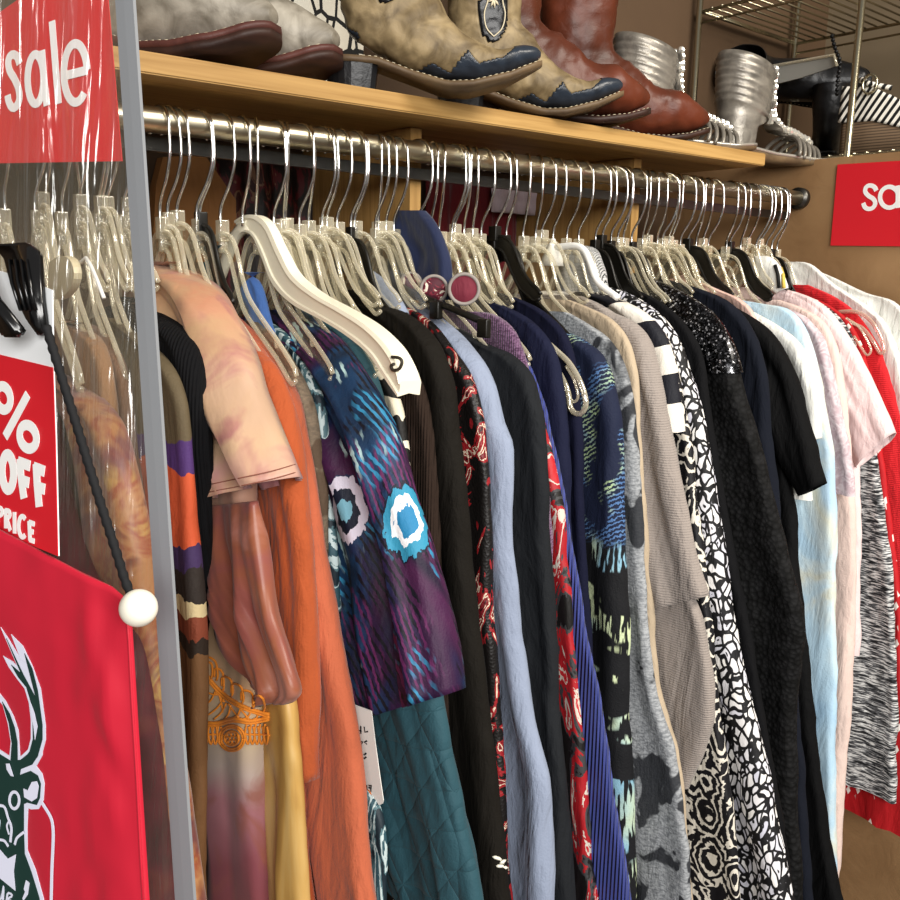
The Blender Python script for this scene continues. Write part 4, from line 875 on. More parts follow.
# cream moulded coat hanger
xW = rod_x(240.5); th = thing('cream_hanger', 'cream moulded plastic coat hanger with a notched wide arm', 'hanger', (xW, YR, zrod(xW)))
bm = hook_bm(); bmesh.ops.translate(bm, verts=bm.verts, vec=(xW, YR, zrod(xW)));
h_ = mesh_obj('hook', bm, CHROME, th)
bm = bmesh.new(); xw = xW+.012
topP = smooth_pts([(x, y, 0) for x, y in ((241, 221), (250, 216), (263, 216), (275, 226), (288, 252), (302, 276), (326, 295), (352, 309), (380, 326), (402, 347), (414, 368), (417, 380))], 90)
botP = smooth_pts([(x, y, 0) for x, y in ((241, 234), (248, 232), (256, 238), (264, 256), (276, 284), (296, 304), (326, 320), (352, 336), (374, 354), (388, 374), (398, 388), (404, 396))], 90)
rows = []; a = []
for i, (p, q) in enumerate(zip(topP, botP)):
    w = .006+.0075*(i/89)**1.2; xx = xw+.018*(i/89); P = on_x(p.x, p.y, xx+w*.6); Q = on_x(q.x, q.y, xx-w*.4); a.append(Vector((0, P.y, P.z)))
    m1 = P.lerp(Q, .16); m2 = P.lerp(Q, .84); rr = .0022
    rows.append([bm.verts.new(v) for v in ((xx-w*.8, P.y, P.z), (xx+w*.8, P.y, P.z), (xx+w, m1.y, m1.z), (xx+w, Q.y, Q.z), (xx+w-rr, Q.y, Q.z), (xx, m2.y, m2.z), (xx-w+rr, Q.y, Q.z), (xx-w, Q.y, Q.z), (xx-w, m2.y, m2.z), (xx-w+rr, m2.y, m2.z+.001), (xx-w+rr, m1.y, m1.z-.001), (xx-w, m1.y, m1.z))])
topW = [(p.y, p.z) for p in a]
for A, B in zip(rows, rows[1:]):
    for k in range(12): bm.faces.new((A[k], A[(k+1) % 12], B[(k+1) % 12], B[k]))
bm.faces.new(rows[0]); bm.faces.new(rows[-1][::-1])
mesh_obj('arm', bm, CREAM, th, smooth=False)
bm = bmesh.new(); bk = [(0, YR+abs(YR-y), z) for (_, y, z) in [(0, *p) for p in topW[::6]]]; a2 = smooth_pts(bk, 20); add_tube(bm, [Vector((xw-.01*i/19, p.y, p.z-.01)) for i, p in enumerate(a2)], [.006+.004*i/19 for i in range(20)], 8)
mesh_obj('arm', bm, CREAM, th)
bm = bmesh.new(); xe = xw+.0032
ct = [on_x(x, y, xe) for x, y in ((392, 357), (399, 358), (402, 362), (399, 369), (393, 370), (391, 366), (394, 364))]
add_tube(bm, smooth_pts(ct, 24), .0016, 8); mesh_obj('strap_notch', bm, solid('dark notch', '#3a352c', .6), th, label='dark curled strap notch')
# white padded hanger with a cone neck
xS = rod_x(556); th = thing('white_padded_hanger', 'white hanger with a cone shaped neck left of the tweed top', 'hanger', (xS, YR, zrod(xS)))
bm = hook_bm(); bmesh.ops.translate(bm, verts=bm.verts, vec=(xS, YR, zrod(xS))); mesh_obj('hook', bm, CHROME, th)
bm = bmesh.new(); add_tube(bm, [(xS, YR, zrod(xS)+z) for z in (-.098, -.105, -.125, -.137)], [.003, .0055, .015, .017], 16)
mesh_obj('neck_cone', bm, WHITEP, th)
bm = bmesh.new()
pW = [on_x(x, y, xS) for x, y in ((548, 249), (560, 247), (575, 246), (584, 250), (590, 262), (598, 282), (618, 298))]
q = smooth_pts(pW, 24); add_tube(bm, q, [.005]*24, 8); add_tube(bm, [Vector((xS, 2*YR-p.y, p.z)) for p in q], .005, 8); mesh_obj('arm', bm, WHITEP, th)
# loose hanger ends that stick out in front of the garments
def loop_end(name, lab, X, px, mat, r):
    bm = bmesh.new(); P = [on_x(x, y, X) for x, y in px]; add_tube(bm, smooth_pts(P, 50), r, 8)
    t = thing(name, lab, 'hanger', P[0]); mesh_obj('rim', bm, mat, t); return t, P
SOLIDCLEAR, _ = clear_mat('thick clear styrene', (.95, .94, .9), (.35, .9), .1, .5)
t, P = loop_end('trouser_hanger', 'clear trouser hanger whose looped tip pokes out between two navy jackets', .8245, [(520, 318), (540, 336), (556, 350), (570, 364), (581, 384), (586, 404), (580, 414), (571, 409), (568, 392), (560, 374), (548, 358), (530, 340)], SOLIDCLEAR, .0034)
bm = bmesh.new(); add_tube(bm, smooth_pts([on_x(x, y, .8245) for x, y in ((566, 384), (569, 396), (574, 402), (578, 396), (574, 380), (566, 366))], 24), .0018, 6); mesh_obj('inner_hook', bm, SOLIDCLEAR, t)
bm = bmesh.new(); add_tube(bm, smooth_pts([on_x(x, y, .8245) for x, y in ((545, 346), (549, 344), (553, 349), (556, 354))], 12), .002, 6); mesh_obj('button', bm, solid('white nub', '#ecece8', .3), t)
PINKP, _ = clear_mat('pink styrene', (.9, .45, .5), (.4, .85), .15, .5)
loop_end('pink_hanger', 'translucent pink hanger end over the red cardigan', 1.578, [(838, 312), (856, 312), (870, 320), (880, 336), (884, 350), (880, 353), (872, 340), (862, 328), (848, 322)], PINKP, .0036)
loop_end('curled_clear_hanger', 'clear hanger tip curling between the pink tee and the red cardigan', 1.557, [(846, 318), (858, 326), (866, 338), (871, 350), (867, 355), (861, 347), (854, 336)], SOLIDCLEAR, .002)
# black clip bar of a skirt hanger, with rolled floral straps
xk = .672; t = thing('skirt_hanger', 'black clip bar of a skirt hanger above the pale blue shirt', 'hanger', on_x(440, 300, xk))
bm = bmesh.new(); P = [on_x(x, y, xk) for x, y in ((398, 285), (420, 296), (450, 308), (488, 324))]; add_tube(bm, P, .0042, 8); mesh_obj('bar', bm, BLACKH, t)
for cx, cy in ((436, 308), (484, 326)):
    bm = bmesh.new(); c = on_x(cx, cy, xk-.004); add_box(bm, c-Vector((.004, .008, .013)), c+Vector((.004, .008, .008)), .002); mesh_obj('clip', bm, BLACKH, t)
FLO = m_floral().m; MAR = plain('maroon pleated cloth', '#6a2030', .75, .1, .3, 'none', .6).m
for nm, lab, px, py, rr, mt in (('rolled_scarf', 'rolled cream scarf with a red flower end on the skirt hanger bar', 434, 289, 14, FLO), ('rolled_scarf', 'rolled maroon scarf end standing on the skirt hanger bar', 464, 289, 16, MAR), ('rolled_scarf', 'small dark rolled scarf end left of the red flower one', 411, 283, 11, FLO)):
    c = on_x(px, py, xk+.012); r = rr*c.dot(F_)/900*.9 if False else rr*(c-CAM).dot(F_)/900
    bm = bmesh.new(); dv = (c-CAM); dv.z = 0; dv.normalize()
    q = [c-dv*.004, c-dv*.0035, c, c+dv*.02, c+dv*.05]; add_tube(bm, q, [r*.15, r*.8, r*.96, r, r*.9], 22)
    t = thing(nm, lab, 'scarf', c); mesh_obj('roll', bm, mt, t, solid=0)
    bm = bmesh.new(); e1 = Vector((0, 0, 1)).cross(dv).normalized(); add_tube(bm, [c-dv*.003+e1*r*.92*math.cos(a)+Vector((0, 0, 1))*r*.92*math.sin(a) for a in [2*PI*k/28 for k in range(28)]], r*.12, 6, True); mesh_obj('rim', bm, plain('grey piping', '#8d8680', .7, 0, .1, 'none', 0), t)
# zip tie behind the vinyl
bm = bmesh.new(); add_tube(bm, [on_x(x, y, .235) for x, y in ((74, 264), (82, 262), (86, 258), (91, 266), (97, 280), (104, 298))], .0016, 6)
tag(mesh_obj('cable_tie', bm, WHITEP, loc=on_x(86, 262, .235)), 'white cable tie looped round a clear hanger behind the vinyl', 'cable tie')
bm = bmesh.new(); c = on_x(60, 273, .225)
q = [on_x(x, y, .225) for x, y in ((49, 262), (60, 256), (70, 260), (74, 275), (69, 290), (58, 299), (50, 296), (48, 280))]; n_ = Vector((-1, 0, 0)); poly(bm, [Vector(p) for p in smooth_pts(q+[q[0]], 36)[:-1]], n_, 0, .006)
tag(mesh_obj('size_disc', bm, solid('frosted cream plastic', '#c9bd9c', .4), loc=c, smooth=False), 'frosted cream plastic disc beside the black clip behind the vinyl', 'size marker')

# ------------------------------------------------------------------ footwear
def interp(tab, a):
    if a <= tab[0][0]: return tab[0][1]
    for (x0, y0), (x1, y1) in zip(tab, tab[1:]):
        if a <= x1: t = (a-x0)/(x1-x0); return y0+(y1-y0)*t
    return tab[-1][1]
def foot_matrix(toe, yaw, length, z, scale=1., roll=None):
    d = Vector((math.cos(yaw), -math.sin(yaw), 0)); b = Vector((math.sin(yaw), math.cos(yaw), 0)); o = Vector((toe.x, toe.y, z))-d*length*scale
    M = Matrix.Identity(4)
    for i in range(3): M[i][0], M[i][1], M[i][2], M[i][3] = d[i]*scale, b[i]*scale, (1 if i == 2 else 0)*scale, o[i]
    return M @ roll if roll else M
def sole_bm(M, outline, zb, zt, n=46, grow=0.):
    """outline: (a, half-width, lateral shift)"""
    bm = bmesh.new(); a0, a1 = outline[0][0], outline[-1][0]; rows = []
    wt = [(a, w) for a, w, s in outline]; st = [(a, s) for a, w, s in outline]
    for i in range(n+1):
        t = .5-.5*math.cos(PI*i/n); a = a0+(a1-a0)*t; w = interp(wt, a)+grow
        s = interp(st, a); rows.append([bm.verts.new(M @ Vector(p)) for p in ((a, s-w, zb(a)), (a, s+w, zb(a)), (a, s+w+.001, (zb(a)+zt(a))/2), (a, s+w, zt(a)), (a, s-w, zt(a)), (a, s-w-.001, (zb(a)+zt(a))/2))])
    for A, B in zip(rows, rows[1:]):
        for k in range(6): bm.faces.new((A[k], A[(k+1) % 6], B[(k+1) % 6], B[k]))
    bm.faces.new(rows[0]); bm.faces.new(rows[-1][::-1]); return bm
def rounded(outline_pts):
    """rounds the ends of a half-width table"""
    out = []; a0, a1 = outline_pts[0][0], outline_pts[-1][0]
    return outline_pts
def upper(M, secs, zt, cls, n=90, m=40, wr=.0, seed=0, off={}):
    """secs: (a, c, phi, h, w) from toe to shaft top; returns one bmesh per class"""
    Q = smooth_pts([Vector((s[0]*1., s[1], math.radians(s[2])*.1)) for s in secs], n)
    # the same parameter for all five columns
    P = []; K = len(secs)-1
    for i in range(n):
        t = i/(n-1)*K; k = min(K-1, int(t)); f = t-k
        g = lambda j: [secs[max(0, min(K, k+d))][j] for d in (-1, 0, 1, 2)]
        cr = lambda q: .5*((2*q[1])+(q[2]-q[0])*f+(2*q[0]-5*q[1]+4*q[2]-q[3])*f*f+(3*q[1]-q[0]-3*q[2]+q[3])*f**3)
        P.append([cr(g(j)) for j in range(5)])
    grid = []
    for i, (a, c, ph, h, w) in enumerate(P):
        p = math.radians(ph); row = []
        for k in range(m):
            th = 2*PI*k/m; co, si = math.cos(th), math.sin(th)
            hh = h*(abs(co)**.9)*(1 if co > 0 else -1)
            x, z, y = a+hh*math.sin(p), c+hh*math.cos(p), w*(abs(si)**.85)*(1 if si > 0 else -1)
            q = 1+wr*(N1(x*45, z*38, seed+y*20)+.6*N1(x*110, z*95, seed+y*50))
            x, z, y = a+(x-a)*q, c+(z-c)*q, y*q
            z = max(z, zt(x)-.002)
            row.append((Vector((x, y, z)), th))
        grid.append(row)
    bms = {}; cache = {}
    for i in range(n-1):
        for k in range(m):
            k2 = (k+1) % m; cs = [grid[i][k], grid[i][k2], grid[i+1][k2], grid[i+1][k]]; mid = sum((v[0] for v in cs), Vector())/4
            th = 2*PI*(k+.5)/m; nm = cls(mid.x, mid.y, mid.z, th, i/(n-1)); bm = bms.setdefault(nm, bmesh.new()); vs = []
            for (v, t_), (ii, kk) in zip(cs, ((i, k), (i, k2), (i+1, k2), (i+1, k))):
                key = (nm, ii, kk)
                if key not in cache:
                    c0 = Vector((P[ii][0], 0, P[ii][1])); d = (v-c0); d = d.normalized() if d.length > 1e-6 else Vector((1, 0, 0))
                    cache[key] = bm.verts.new(M @ (v+d*off.get(nm, 0)))
                vs.append(cache[key])
            bm.faces.new(vs)
    for nm in bms:
        ring = [cache.get((nm, 0, k)) for k in range(m)]
        if all(ring): bms[nm].faces.new(ring)
    return bms
def tri(x): return abs((x % 1)-.5)*2
def leather(name, a, b, rough=.5, sc=18, **k):
    m = Mat(name, rough=rough, **k); f = m.noise(sc, 6, .8); m.set(col=m.ramp(f, [(.32, a), (.66, b)])); m.bump(m.noise(60, 4, 1.), .35, .002); m.bump(m.voro(500), .1, .0004); return m
GREYL = leather('distressed grey leather', '#5f584c', '#a19a8d', .5, 30); TANL = leather('distressed tan leather', '#4f4029', '#94815f', .55, 34); NAVL = leather('blue-black leather', '#12151a', '#2c343f', .3)
BRNL = leather('chestnut leather', '#371708', '#5c2a18', .42, 10); SOLED = leather('dark brown sole', '#20130f', '#3a2219', .55); SOLEB = leather('brown sole', '#4a3a2a', '#6e5a40', .55)
BLKL = leather('black leather', '#0c0c0d', '#19191b', .3); SILV = leather('silver grey leather', '#5f5a53', '#8c867c', .32, 30, metal=.35); BRNW = leather('oxblood welt', '#3b1f1c', '#57322b', .5)
STITCH = solid('cream thread', '#cfc4a8', .8)
COWSEC = [(.296, .040, 0, .003, .004), (.288, .041, 2, .011, .014), (.268, .042, 4, .019, .026), (.235, .046, 8, .029, .037), (.195, .052, 16, .040, .043), (.155, .064, 28, .051, .042), (.118, .082, 45, .060, .039), (.088, .104, 66, .062, .038), (.074, .135, 82, .056, .041), (.070, .175, 88, .058, .046), (.070, .225, 90, .063, .050), (.070, .29, 90, .067, .054), (.070, .34, 90, .069, .056)]
COWOUT = [(.0, .016, 0), (.006, .026, 0), (.03, .033, 0), (.07, .031, 0), (.115, .029, 0), (.16, .038, 0), (.205, .045, 0), (.24, .040, 0), (.268, .030, 0), (.288, .017, 0), (.298, .004, 0)]
def boot(lab, grp, toe, yaw, kind, scale=1., z=None, roll=None, name=None, short=0):
    round_ = kind in ('grey', 'brown')
    zb = lambda a: interp([(0, .034), (.07, .032), (.12, .018), (.17, .004), (.21, .002), (.25, .008), (.30, .024)], a)
    zt = lambda a: zb(a)+.008
    secs = [list(s) for s in COWSEC]; out = [list(s) for s in COWOUT]
    if round_:
        for s in secs[:4]: s[4] *= 1.1; s[3] *= 1.25; s[1] += .006
        secs[0][4] = .010; secs[0][3] = .007
        out = [[a, w*(1.08 if a > .225 else 1.0), s] for a, w, s in out]; out = out[:-2]+[[.280, .030, 0], [.289, .0235, 0], [.295, .0155, 0], [.2985, .007, 0]]
    if kind == 'grey': zt = lambda a: zb(a)+.008
    if kind == 'tan':
        zb = lambda a: interp([(0, .034), (.07, .032), (.12, .016), (.165, .003), (.20, .004), (.25, .018), (.30, .042)], a)
        for q, dz in zip(secs, (.018, .016, .011, .006, .002)): q[1] += dz; q[2] -= 6
        for q in secs[:5]: q[4] *= .86
        for q, hh in zip(secs[1:7], (.009, .014, .019, .027, .039, .052)): q[3] = hh
        secs[5][1] = .058; secs[4][1] = .046; secs[3][1] = .042
    z0 = shelf_top(toe.x)+.0008 if z is None else z
    M = foot_matrix(toe, yaw, .298, z0, scale, roll)
    if short: secs = secs[:short]
    t = thing(name or 'boot', lab, 'boot', M @ Vector((.08, 0, 0)), grp)
    side_mat = {'grey': GREYL, 'tan': TANL, 'brown': BRNL, 'black': BLKL}[kind]
    def cls(a, y, c, th, v):
        if kind == 'tan':
            if a > .12 and c-zt(a) < interp([(.12, .0), (.145, .017), (.17, .013), (.192, .040), (.207, .022), (.24, .022), (.258, .032), (.272, .1)], a): return 'toe_cap'
            if a < .045 and c < .085-.02*abs(y)/.03: return 'heel_counter'
            if c > .105 and abs(a-.080)/.022 < (1. if c > .13 else math.sqrt(max(0, (c-.105)/.025))) and abs(y) > .02: return 'inlay'
        return 'upper'
    bms = upper(M, secs, zt, cls, wr={'grey': .03, 'tan': .05, 'brown': .07, 'black': .03}[kind], seed=toe.x*9, off={'toe_cap': .0008, 'inlay': .0006, 'heel_counter': .0008}, n=170 if kind == 'tan' else 100, m=84 if kind == 'tan' else 44)
    mt = {'upper': side_mat, 'toe_cap': NAVL, 'inlay': BLKL, 'heel_counter': NAVL}
    for nm in ('upper', 'toe_cap', 'heel_counter', 'inlay'):
        if nm in bms: o = mesh_obj(nm, bms[nm], mt[nm], t, solid=.0016, label={'toe_cap': 'blue-black toe cap', 'inlay': 'black shaft inlay', 'heel_counter': 'blue-black heel counter'}.get(nm))
    so_ = mesh_obj('sole', sole_bm(M, out, zb, zt, grow=.002 if kind != 'grey' else .004), {'grey': SOLED, 'tan': SOLEB, 'brown': SOLED, 'black': BLKL}[kind], t)
    if kind == 'grey': mesh_obj('welt', sole_bm(M, out, lambda a: zt(a)-.0005, lambda a: zt(a)+.0065, grow=.0035), BRNW, t, label='oxblood welt')
    bm = bmesh.new(); rows = []
    for zz_, k in ((0, .92), (.034, 1.04)):
        rows.append([bm.verts.new(M @ Vector((.036+.036*k*math.cos(a) if math.cos(a) < 0 else .036+.034*k*min(1, math.cos(a)*1.6), .031*k*math.sin(a), zz_))) for a in [2*PI*q/24 for q in range(24)]])
    for q in range(24): bm.faces.new((rows[0][q], rows[0][(q+1) % 24], rows[1][(q+1) % 24], rows[1][q]))
    bm.faces.new(rows[0]); bm.faces.new(rows[1]); mesh_obj('heel', bm, {'grey': SOLED, 'tan': BLKL, 'brown': SOLED, 'black': BLKL}[kind], t, smooth=False)
    # stitch line round the welt
    bm = bmesh.new(); wt = [(a, w) for a, w, s in out]; zs_ = (lambda a: zt(a)+.0068) if kind == 'grey' else (lambda a: zt(a)+.0004)
    P = [M @ Vector((a, -interp(wt, a)-(.0022 if kind == 'grey' else .0006), zs_(a))) for a in [.05+.243*i/60 for i in range(61)]]
    for i in range(0, 60, 2): add_tube(bm, [P[i], P[i+1]], .0004, 4)
    mesh_obj('welt_stitching', bm, STITCH, so_)
    if kind == 'tan':
        for s in (-1, 1):
            bm = bmesh.new(); zr = lambda c: s*(interp([(.10, .0405), (.14, .0445), (.17, .049), (.225, .0525), (.29, .057)], c))
            pts = [(.082, .133), (.094, .145), (.098, .165), (.093, .185), (.098, .205), (.094, .23), (.088, .25), (.076, .25), (.070, .23), (.066, .205), (.071, .185), (.066, .165), (.070, .145)]
            add_tube(bm, [M @ Vector((a, zr(c), c)) for a, c in [(a_, c_-.02) for a_, c_ in smooth_xy(pts, 60)]], .0009, 5, True)
            for i in range(9):
                an = 2*PI*i/9; add_tube(bm, [M @ Vector((.080+r*math.cos(an)*.7, zr(.165+r*math.sin(an)), .165+r*math.sin(an))) for r in (.002, .008, .013)], [.0012, .0016, .0004], 5)
            mesh_obj('shaft_embroidery', bm, STITCH, t)
            bm = bmesh.new(); zq = lambda a: -1
            mesh_obj('pull_seam', bm, STITCH, t) if False else bm.free()
    return t
def smooth_xy(pts, k): return [(p.x, p.y) for p in smooth_pts([(x, y, 0) for x, y in pts+[pts[0]]], k+1)[:-1]]
D = math.radians
G1, G2, G3, G4 = 'grey boots on the oak shelf', 'tan cowboy boots on the oak shelf', 'chestnut boots on the oak shelf', 'silver sandals on the oak shelf'
boot('grey distressed round-toe boot nearest the left end of the shelf', G1, on_y(276, 44, YS-.025), D(56), 'grey', 1.05)
boot('grey distressed round-toe boot, right one of its pair, beside the looped-line box', G1, on_y(338, 52, YS+.012), D(58), 'grey', 1.05)
boot('tan cowboy boot with blue-black toe cap and black inlay, left one of the pair', G2, on_y(541, 78, YS-.085), D(36), 'tan', .86)
boot('tan cowboy boot with blue-black toe cap, right one of the pair, touching the chestnut boots', G2, on_y(623, 92, YS-.035), D(36), 'tan', .86)
boot('chestnut slouchy leather boot, left one of the pair, half behind the tan toe cap', G3, on_y(648, 116, YS-.01), D(30), 'brown')
boot('chestnut slouchy leather boot, right one of the pair, next to the silver sandals', G3, on_y(708, 126, YS+.035), D(32), 'brown')

GEM = solid('clear rhinestone', '#e8e4da', .05, metal=.7); SILM = solid('silver metal trim', '#b9b4aa', .3, metal=.6)
def sandal(lab, toe, yaw, scale=1.):
    z0 = shelf_top(min(toe.x, xs_b))+.001; M = foot_matrix(toe, yaw, .25, z0, scale); t = thing('sandal', lab, 'sandal', M @ Vector((.08, 0, 0)), G4)
    zb = lambda a: interp([(0, .003), (.1, .001), (.19, .001), (.25, .010)], a); zt = lambda a: zb(a)+interp([(0, .020), (.1, .014), (.2, .010), (.25, .009)], a)
    out = [(.0, .012, 0), (.008, .024, 0), (.04, .030, 0), (.10, .028, 0), (.16, .037, 0), (.20, .041, 0), (.228, .034, 0), (.244, .021, 0), (.251, .006, 0)]
    mesh_obj('sole', sole_bm(M, out, zb, zt), SOLEB, t); mesh_obj('sole_rim', sole_bm(M, out, lambda a: zt(a)-.004, lambda a: zt(a)+.0006, grow=.0012), SILM, t, label='silver sole rim')
    bm = bmesh.new(); rows = []      # ribbed ankle cuff with closed heel, open at the front
    for i in range(37):
        v = i/36; c = .014+.132*v; rr = .034+.006*v if c > .07 else .029+.006*(c/.07); row = []
        amax = 172 if c > .074 else 96+max(0, (c-.05))/.024*76
        for k in range(41):
            a = math.radians(180-amax+2*amax*k/40); q = rr*(1+.035*math.sin(c*2*PI/.0105) if c > .066 else 1.)
            row.append(bm.verts.new(M @ Vector((.045+q*1.28*math.cos(a)+.05*max(0, c-.02)*.5, q*.98*math.sin(a), c+.014*math.cos(a)*-1*(1 if c > .07 else .2)))))
        rows.append(row)
    for A, B in zip(rows, rows[1:]):
        for k in range(40): bm.faces.new((A[k], A[k+1], B[k+1], B[k]))
    mesh_obj('ankle_cuff', bm, SILV, t, solid=.002)
    bm = bmesh.new()
    for s in (-1, 1):
        for k in range(5):
            aa = .150+.014*k; P = [M @ Vector((aa+.012*math.sin(q)-.01, s*.040*math.cos(q)*(1-.05*k), .012+.036*math.sin(q)-.003*k)) for q in [PI/2*i/12 for i in range(13)]]; add_tube(bm, P, .0038, 7)
    mesh_obj('toe_straps', bm, SILV, t)
    bm = bmesh.new(); g = bmesh.new()
    path = smooth_pts([(.098, 0, .140), (.100, 0, .118), (.100, 0, .092), (.106, 0, .070), (.124, 0, .056), (.150, 0, .050), (.178, 0, .044), (.200, 0, .034)], 60)
    rows = [[bm.verts.new(M @ (p+Vector((dx, s*w_, -dx)))) for s, dx in ((-1, 0), (1, 0), (1, .004), (-1, .004))] for i, p in enumerate(path) for w_ in (.011+.006*math.cos(i*.42),)]
    for A, B in zip(rows, rows[1:]):
        for k in range(4): bm.faces.new((A[k], A[(k+1) % 4], B[(k+1) % 4], B[k]))
    bm.faces.new(rows[0]); bm.faces.new(rows[-1]); ts_ = mesh_obj('t_strap', bm, SILV, t)
    rg = random.Random(5)
    for i, p in enumerate(path[::3]):
        big = i in (2, 7, 8)
        for s in ((0,) if big else (-1, 1)):
            add_ball(g, M @ (p+Vector((.005, s*.009, .003))), (.013 if big else .0055+.002*rg.random())*scale, 8, (.8, 1, 1))
    mesh_obj('jewels', g, GEM, ts_, smooth=False, label='clear rhinestones')
    return t
sandal('silver strappy sandal with rhinestone strap, left one beside the chestnut boots', on_y(752, 137, YS+.05), D(20), 1.12)
sandal('silver strappy sandal with rhinestone strap, right one at the end of the shelf', on_y(826, 138, YS+.055), D(10), 1.16)

# box with looping lines behind the boots
a, b = on_y(262, 40, YS+.2), on_y(352, 40, YS+.2); bx = thing('storage_box', 'cream cloth-covered box with black looping lines behind the boots', 'box', ((a.x+b.x)/2, YS+.22, shelf_top(a.x)))
box('body', (a.x, YS+.2, shelf_top(b.x)+.001), (b.x+.02, YS+.33, shelf_top(b.x)+.30), m_ogee().m, bx, .004)
box('lid', (a.x-.004, YS+.196, shelf_top(b.x)+.30), (b.x+.024, YS+.334, shelf_top(b.x)+.34), m_ogee().m, bx, .004)

# ------------------------------------------------------------------ wire rack beyond the partition
RX0, RX1 = XP+.045, XP+.42
zd = on_x(850, 156, RX0).z; zu = on_x(652, 24, RX0).z; ypost = on_x(856, 80, RX0).y; yb = on_x(663, 40, RX0).y
yfar = min(YW-.02, yb+.0); yn = .42
rk = thing('wire_rack', 'chrome wire shoe rack standing behind the brown partition', 'rack', (RX0, ypost, 0))
RACKM = solid('rack chrome', '#bdb59c', .25, metal=1.)
for nm, z in (('wire_deck', zd), ('wire_deck', zu)):
    bm = bmesh.new()
    for x in (RX0, RX1): add_tube(bm, [(x, yn, z), (x, yfar, z)], .0035, 8); add_tube(bm, [(x, yn, z-.022), (x, yfar, z-.022)], .0025, 6)
    for y in (yn, yfar): add_tube(bm, [(RX0, y, z), (RX1, y, z)], .0035, 8)
    y = yn+.02
    while y < yfar: add_tube(bm, [(RX0, y, z+.004), (RX1, y, z+.004)], .0021, 6); y += .024
    mesh_obj(nm, bm, RACKM, rk)
for x, y in ((RX0-.006, ypost), (RX0-.006, yfar), (RX1, ypost), (RX1, yfar)):
    bm = bmesh.new(); add_tube(bm, [(x, y, 0), (x, y, 2.6)], .0065, 12); mesh_obj('post', bm, RACKM, rk)
# things on the rack
boot('black leather ankle boot on the lower wire shelf beside the striped wedge', None, on_x(826, 150, RX0+.16)+Vector((.19, .11, 0)), D(-30), 'black', .75, zd+.006, name='ankle_boot', short=11)
c = on_x(800, 92, RX0+.27)
boot('long black boot lying on its side at the back of the lower wire shelf', None, Vector((c.x+.02, c.y-.16, 0)), D(80), 'black', 1.0, c.z, Matrix.Rotation(D(80), 4, 'X'), name='lying_boot', short=10)
def wedge(lab):
    o = on_x(842, 150, RX0+.09); yaw = D(84); s = 1.0; d = Vector((math.cos(yaw), -math.sin(yaw), 0)); b = Vector((math.sin(yaw), math.cos(yaw), 0))
    M = Matrix.Identity(4); z0 = zd+.0065; s = 1.15
    for i in range(3): M[i][0], M[i][1], M[i][2], M[i][3] = d[i]*s, b[i]*s, (s if i == 2 else 0), (o.x, o.y, z0)[i]
    t = thing('wedge_sandal', lab, 'sandal', M @ Vector((.1, 0, 0)))
    zb = lambda a: interp([(0, 0), (.19, 0), (.25, .012)], a); zt = lambda a: interp([(0, .062), (.06, .058), (.14, .032), (.2, .022), (.25, .026)], a)
    out = [(.0, .012, 0), (.008, .026, 0), (.05, .034, 0), (.12, .034, 0), (.18, .042, 0), (.215, .042, 0), (.24, .028, 0), (.25, .01, 0)]
    w = Mat('stacked wedge', rough=.6); x = w.xyz(); w.set(col=w.ramp(w.math('FRACT', w.math('MULTIPLY', x[2], 190.)), [(.2, '#3f3226'), (.5, '#6e5a46')])); mesh_obj('wedge', sole_bm(M, out, zb, zt), w.m, t, label='stacked brown wedge')
    sm_ = Mat('black and white stripes', rough=.6); x = sm_.xyz(); q = sm_.math('ADD', x[1], sm_.math('MULTIPLY', x[2], .6)); sm_.set(col=sm_.ramp(sm_.math('FRACT', sm_.math('MULTIPLY', q, 72.)), [(0, '#101010'), (.5, '#e4e0d6')], 'CONSTANT'))
    bm = bmesh.new(); rows = []
    for i in range(31):
        u = i/30; a = .0+.20*u
        hw = interp([(p, q_) for p, q_, _ in out], max(.012, a))+.002; top = zt(a)+interp([(0, .055), (.05, .05), (.1, .036), (.16, .05), (.2, .03)], a)
        rows.append([bm.verts.new(M @ Vector((a, s_*hw*(1-.1*k), zt(a)-.004+(top-zt(a)+.004)*k))) for s_ in (-1,) for k in [j/8 for j in range(9)]] + [bm.verts.new(M @ Vector((a, hw*(1-.1*k), zt(a)-.004+(top-zt(a)+.004)*k))) for k in [j/8 for j in range(8, -1, -1)]])
    for A, B in zip(rows, rows[1:]):
        for k in range(17):
            if k == 8 and True: continue
            bm.faces.new((A[k], A[k+1], B[k+1], B[k]))
    bm.faces.new(rows[0]); mesh_obj('upper', bm, sm_.m, t, solid=.002, label='black and white striped upper')
    bm = sole_bm(M, out, lambda a: zt(a), lambda a: zt(a)+.003, grow=-.003); mesh_obj('insole', bm, solid('cream insole', '#d8cba8', .6), t, label='cream insole')
    bm = bmesh.new(); c = M @ Vector((.05, -.038, .112)); add_tube(bm, [c+d*.013*math.cos(a)+Vector((0, 0, .017*math.sin(a))) for a in [2*PI*k/20 for k in range(20)]], .0025, 7, True); mesh_obj('buckle', bm, RACKM, t)
    bm = bmesh.new(); P = [M @ Vector(p) for p in ((.05, -.036, .112), (.03, -.02, .124), (.02, .0, .128), (.03, .02, .124), (.06, .034, .116))]; add_tube(bm, smooth_pts(P, 24), .005, 8); mesh_obj('ankle_strap', bm, sm_.m, t)
wedge('black and white striped wedge sandal on the lower wire shelf at the right edge')
t = thing('shoe_divider', 'grey translucent plastic hanger bar lying behind the silver sandals', 'hanger bar', on_x(800, 75, RX0+.12))
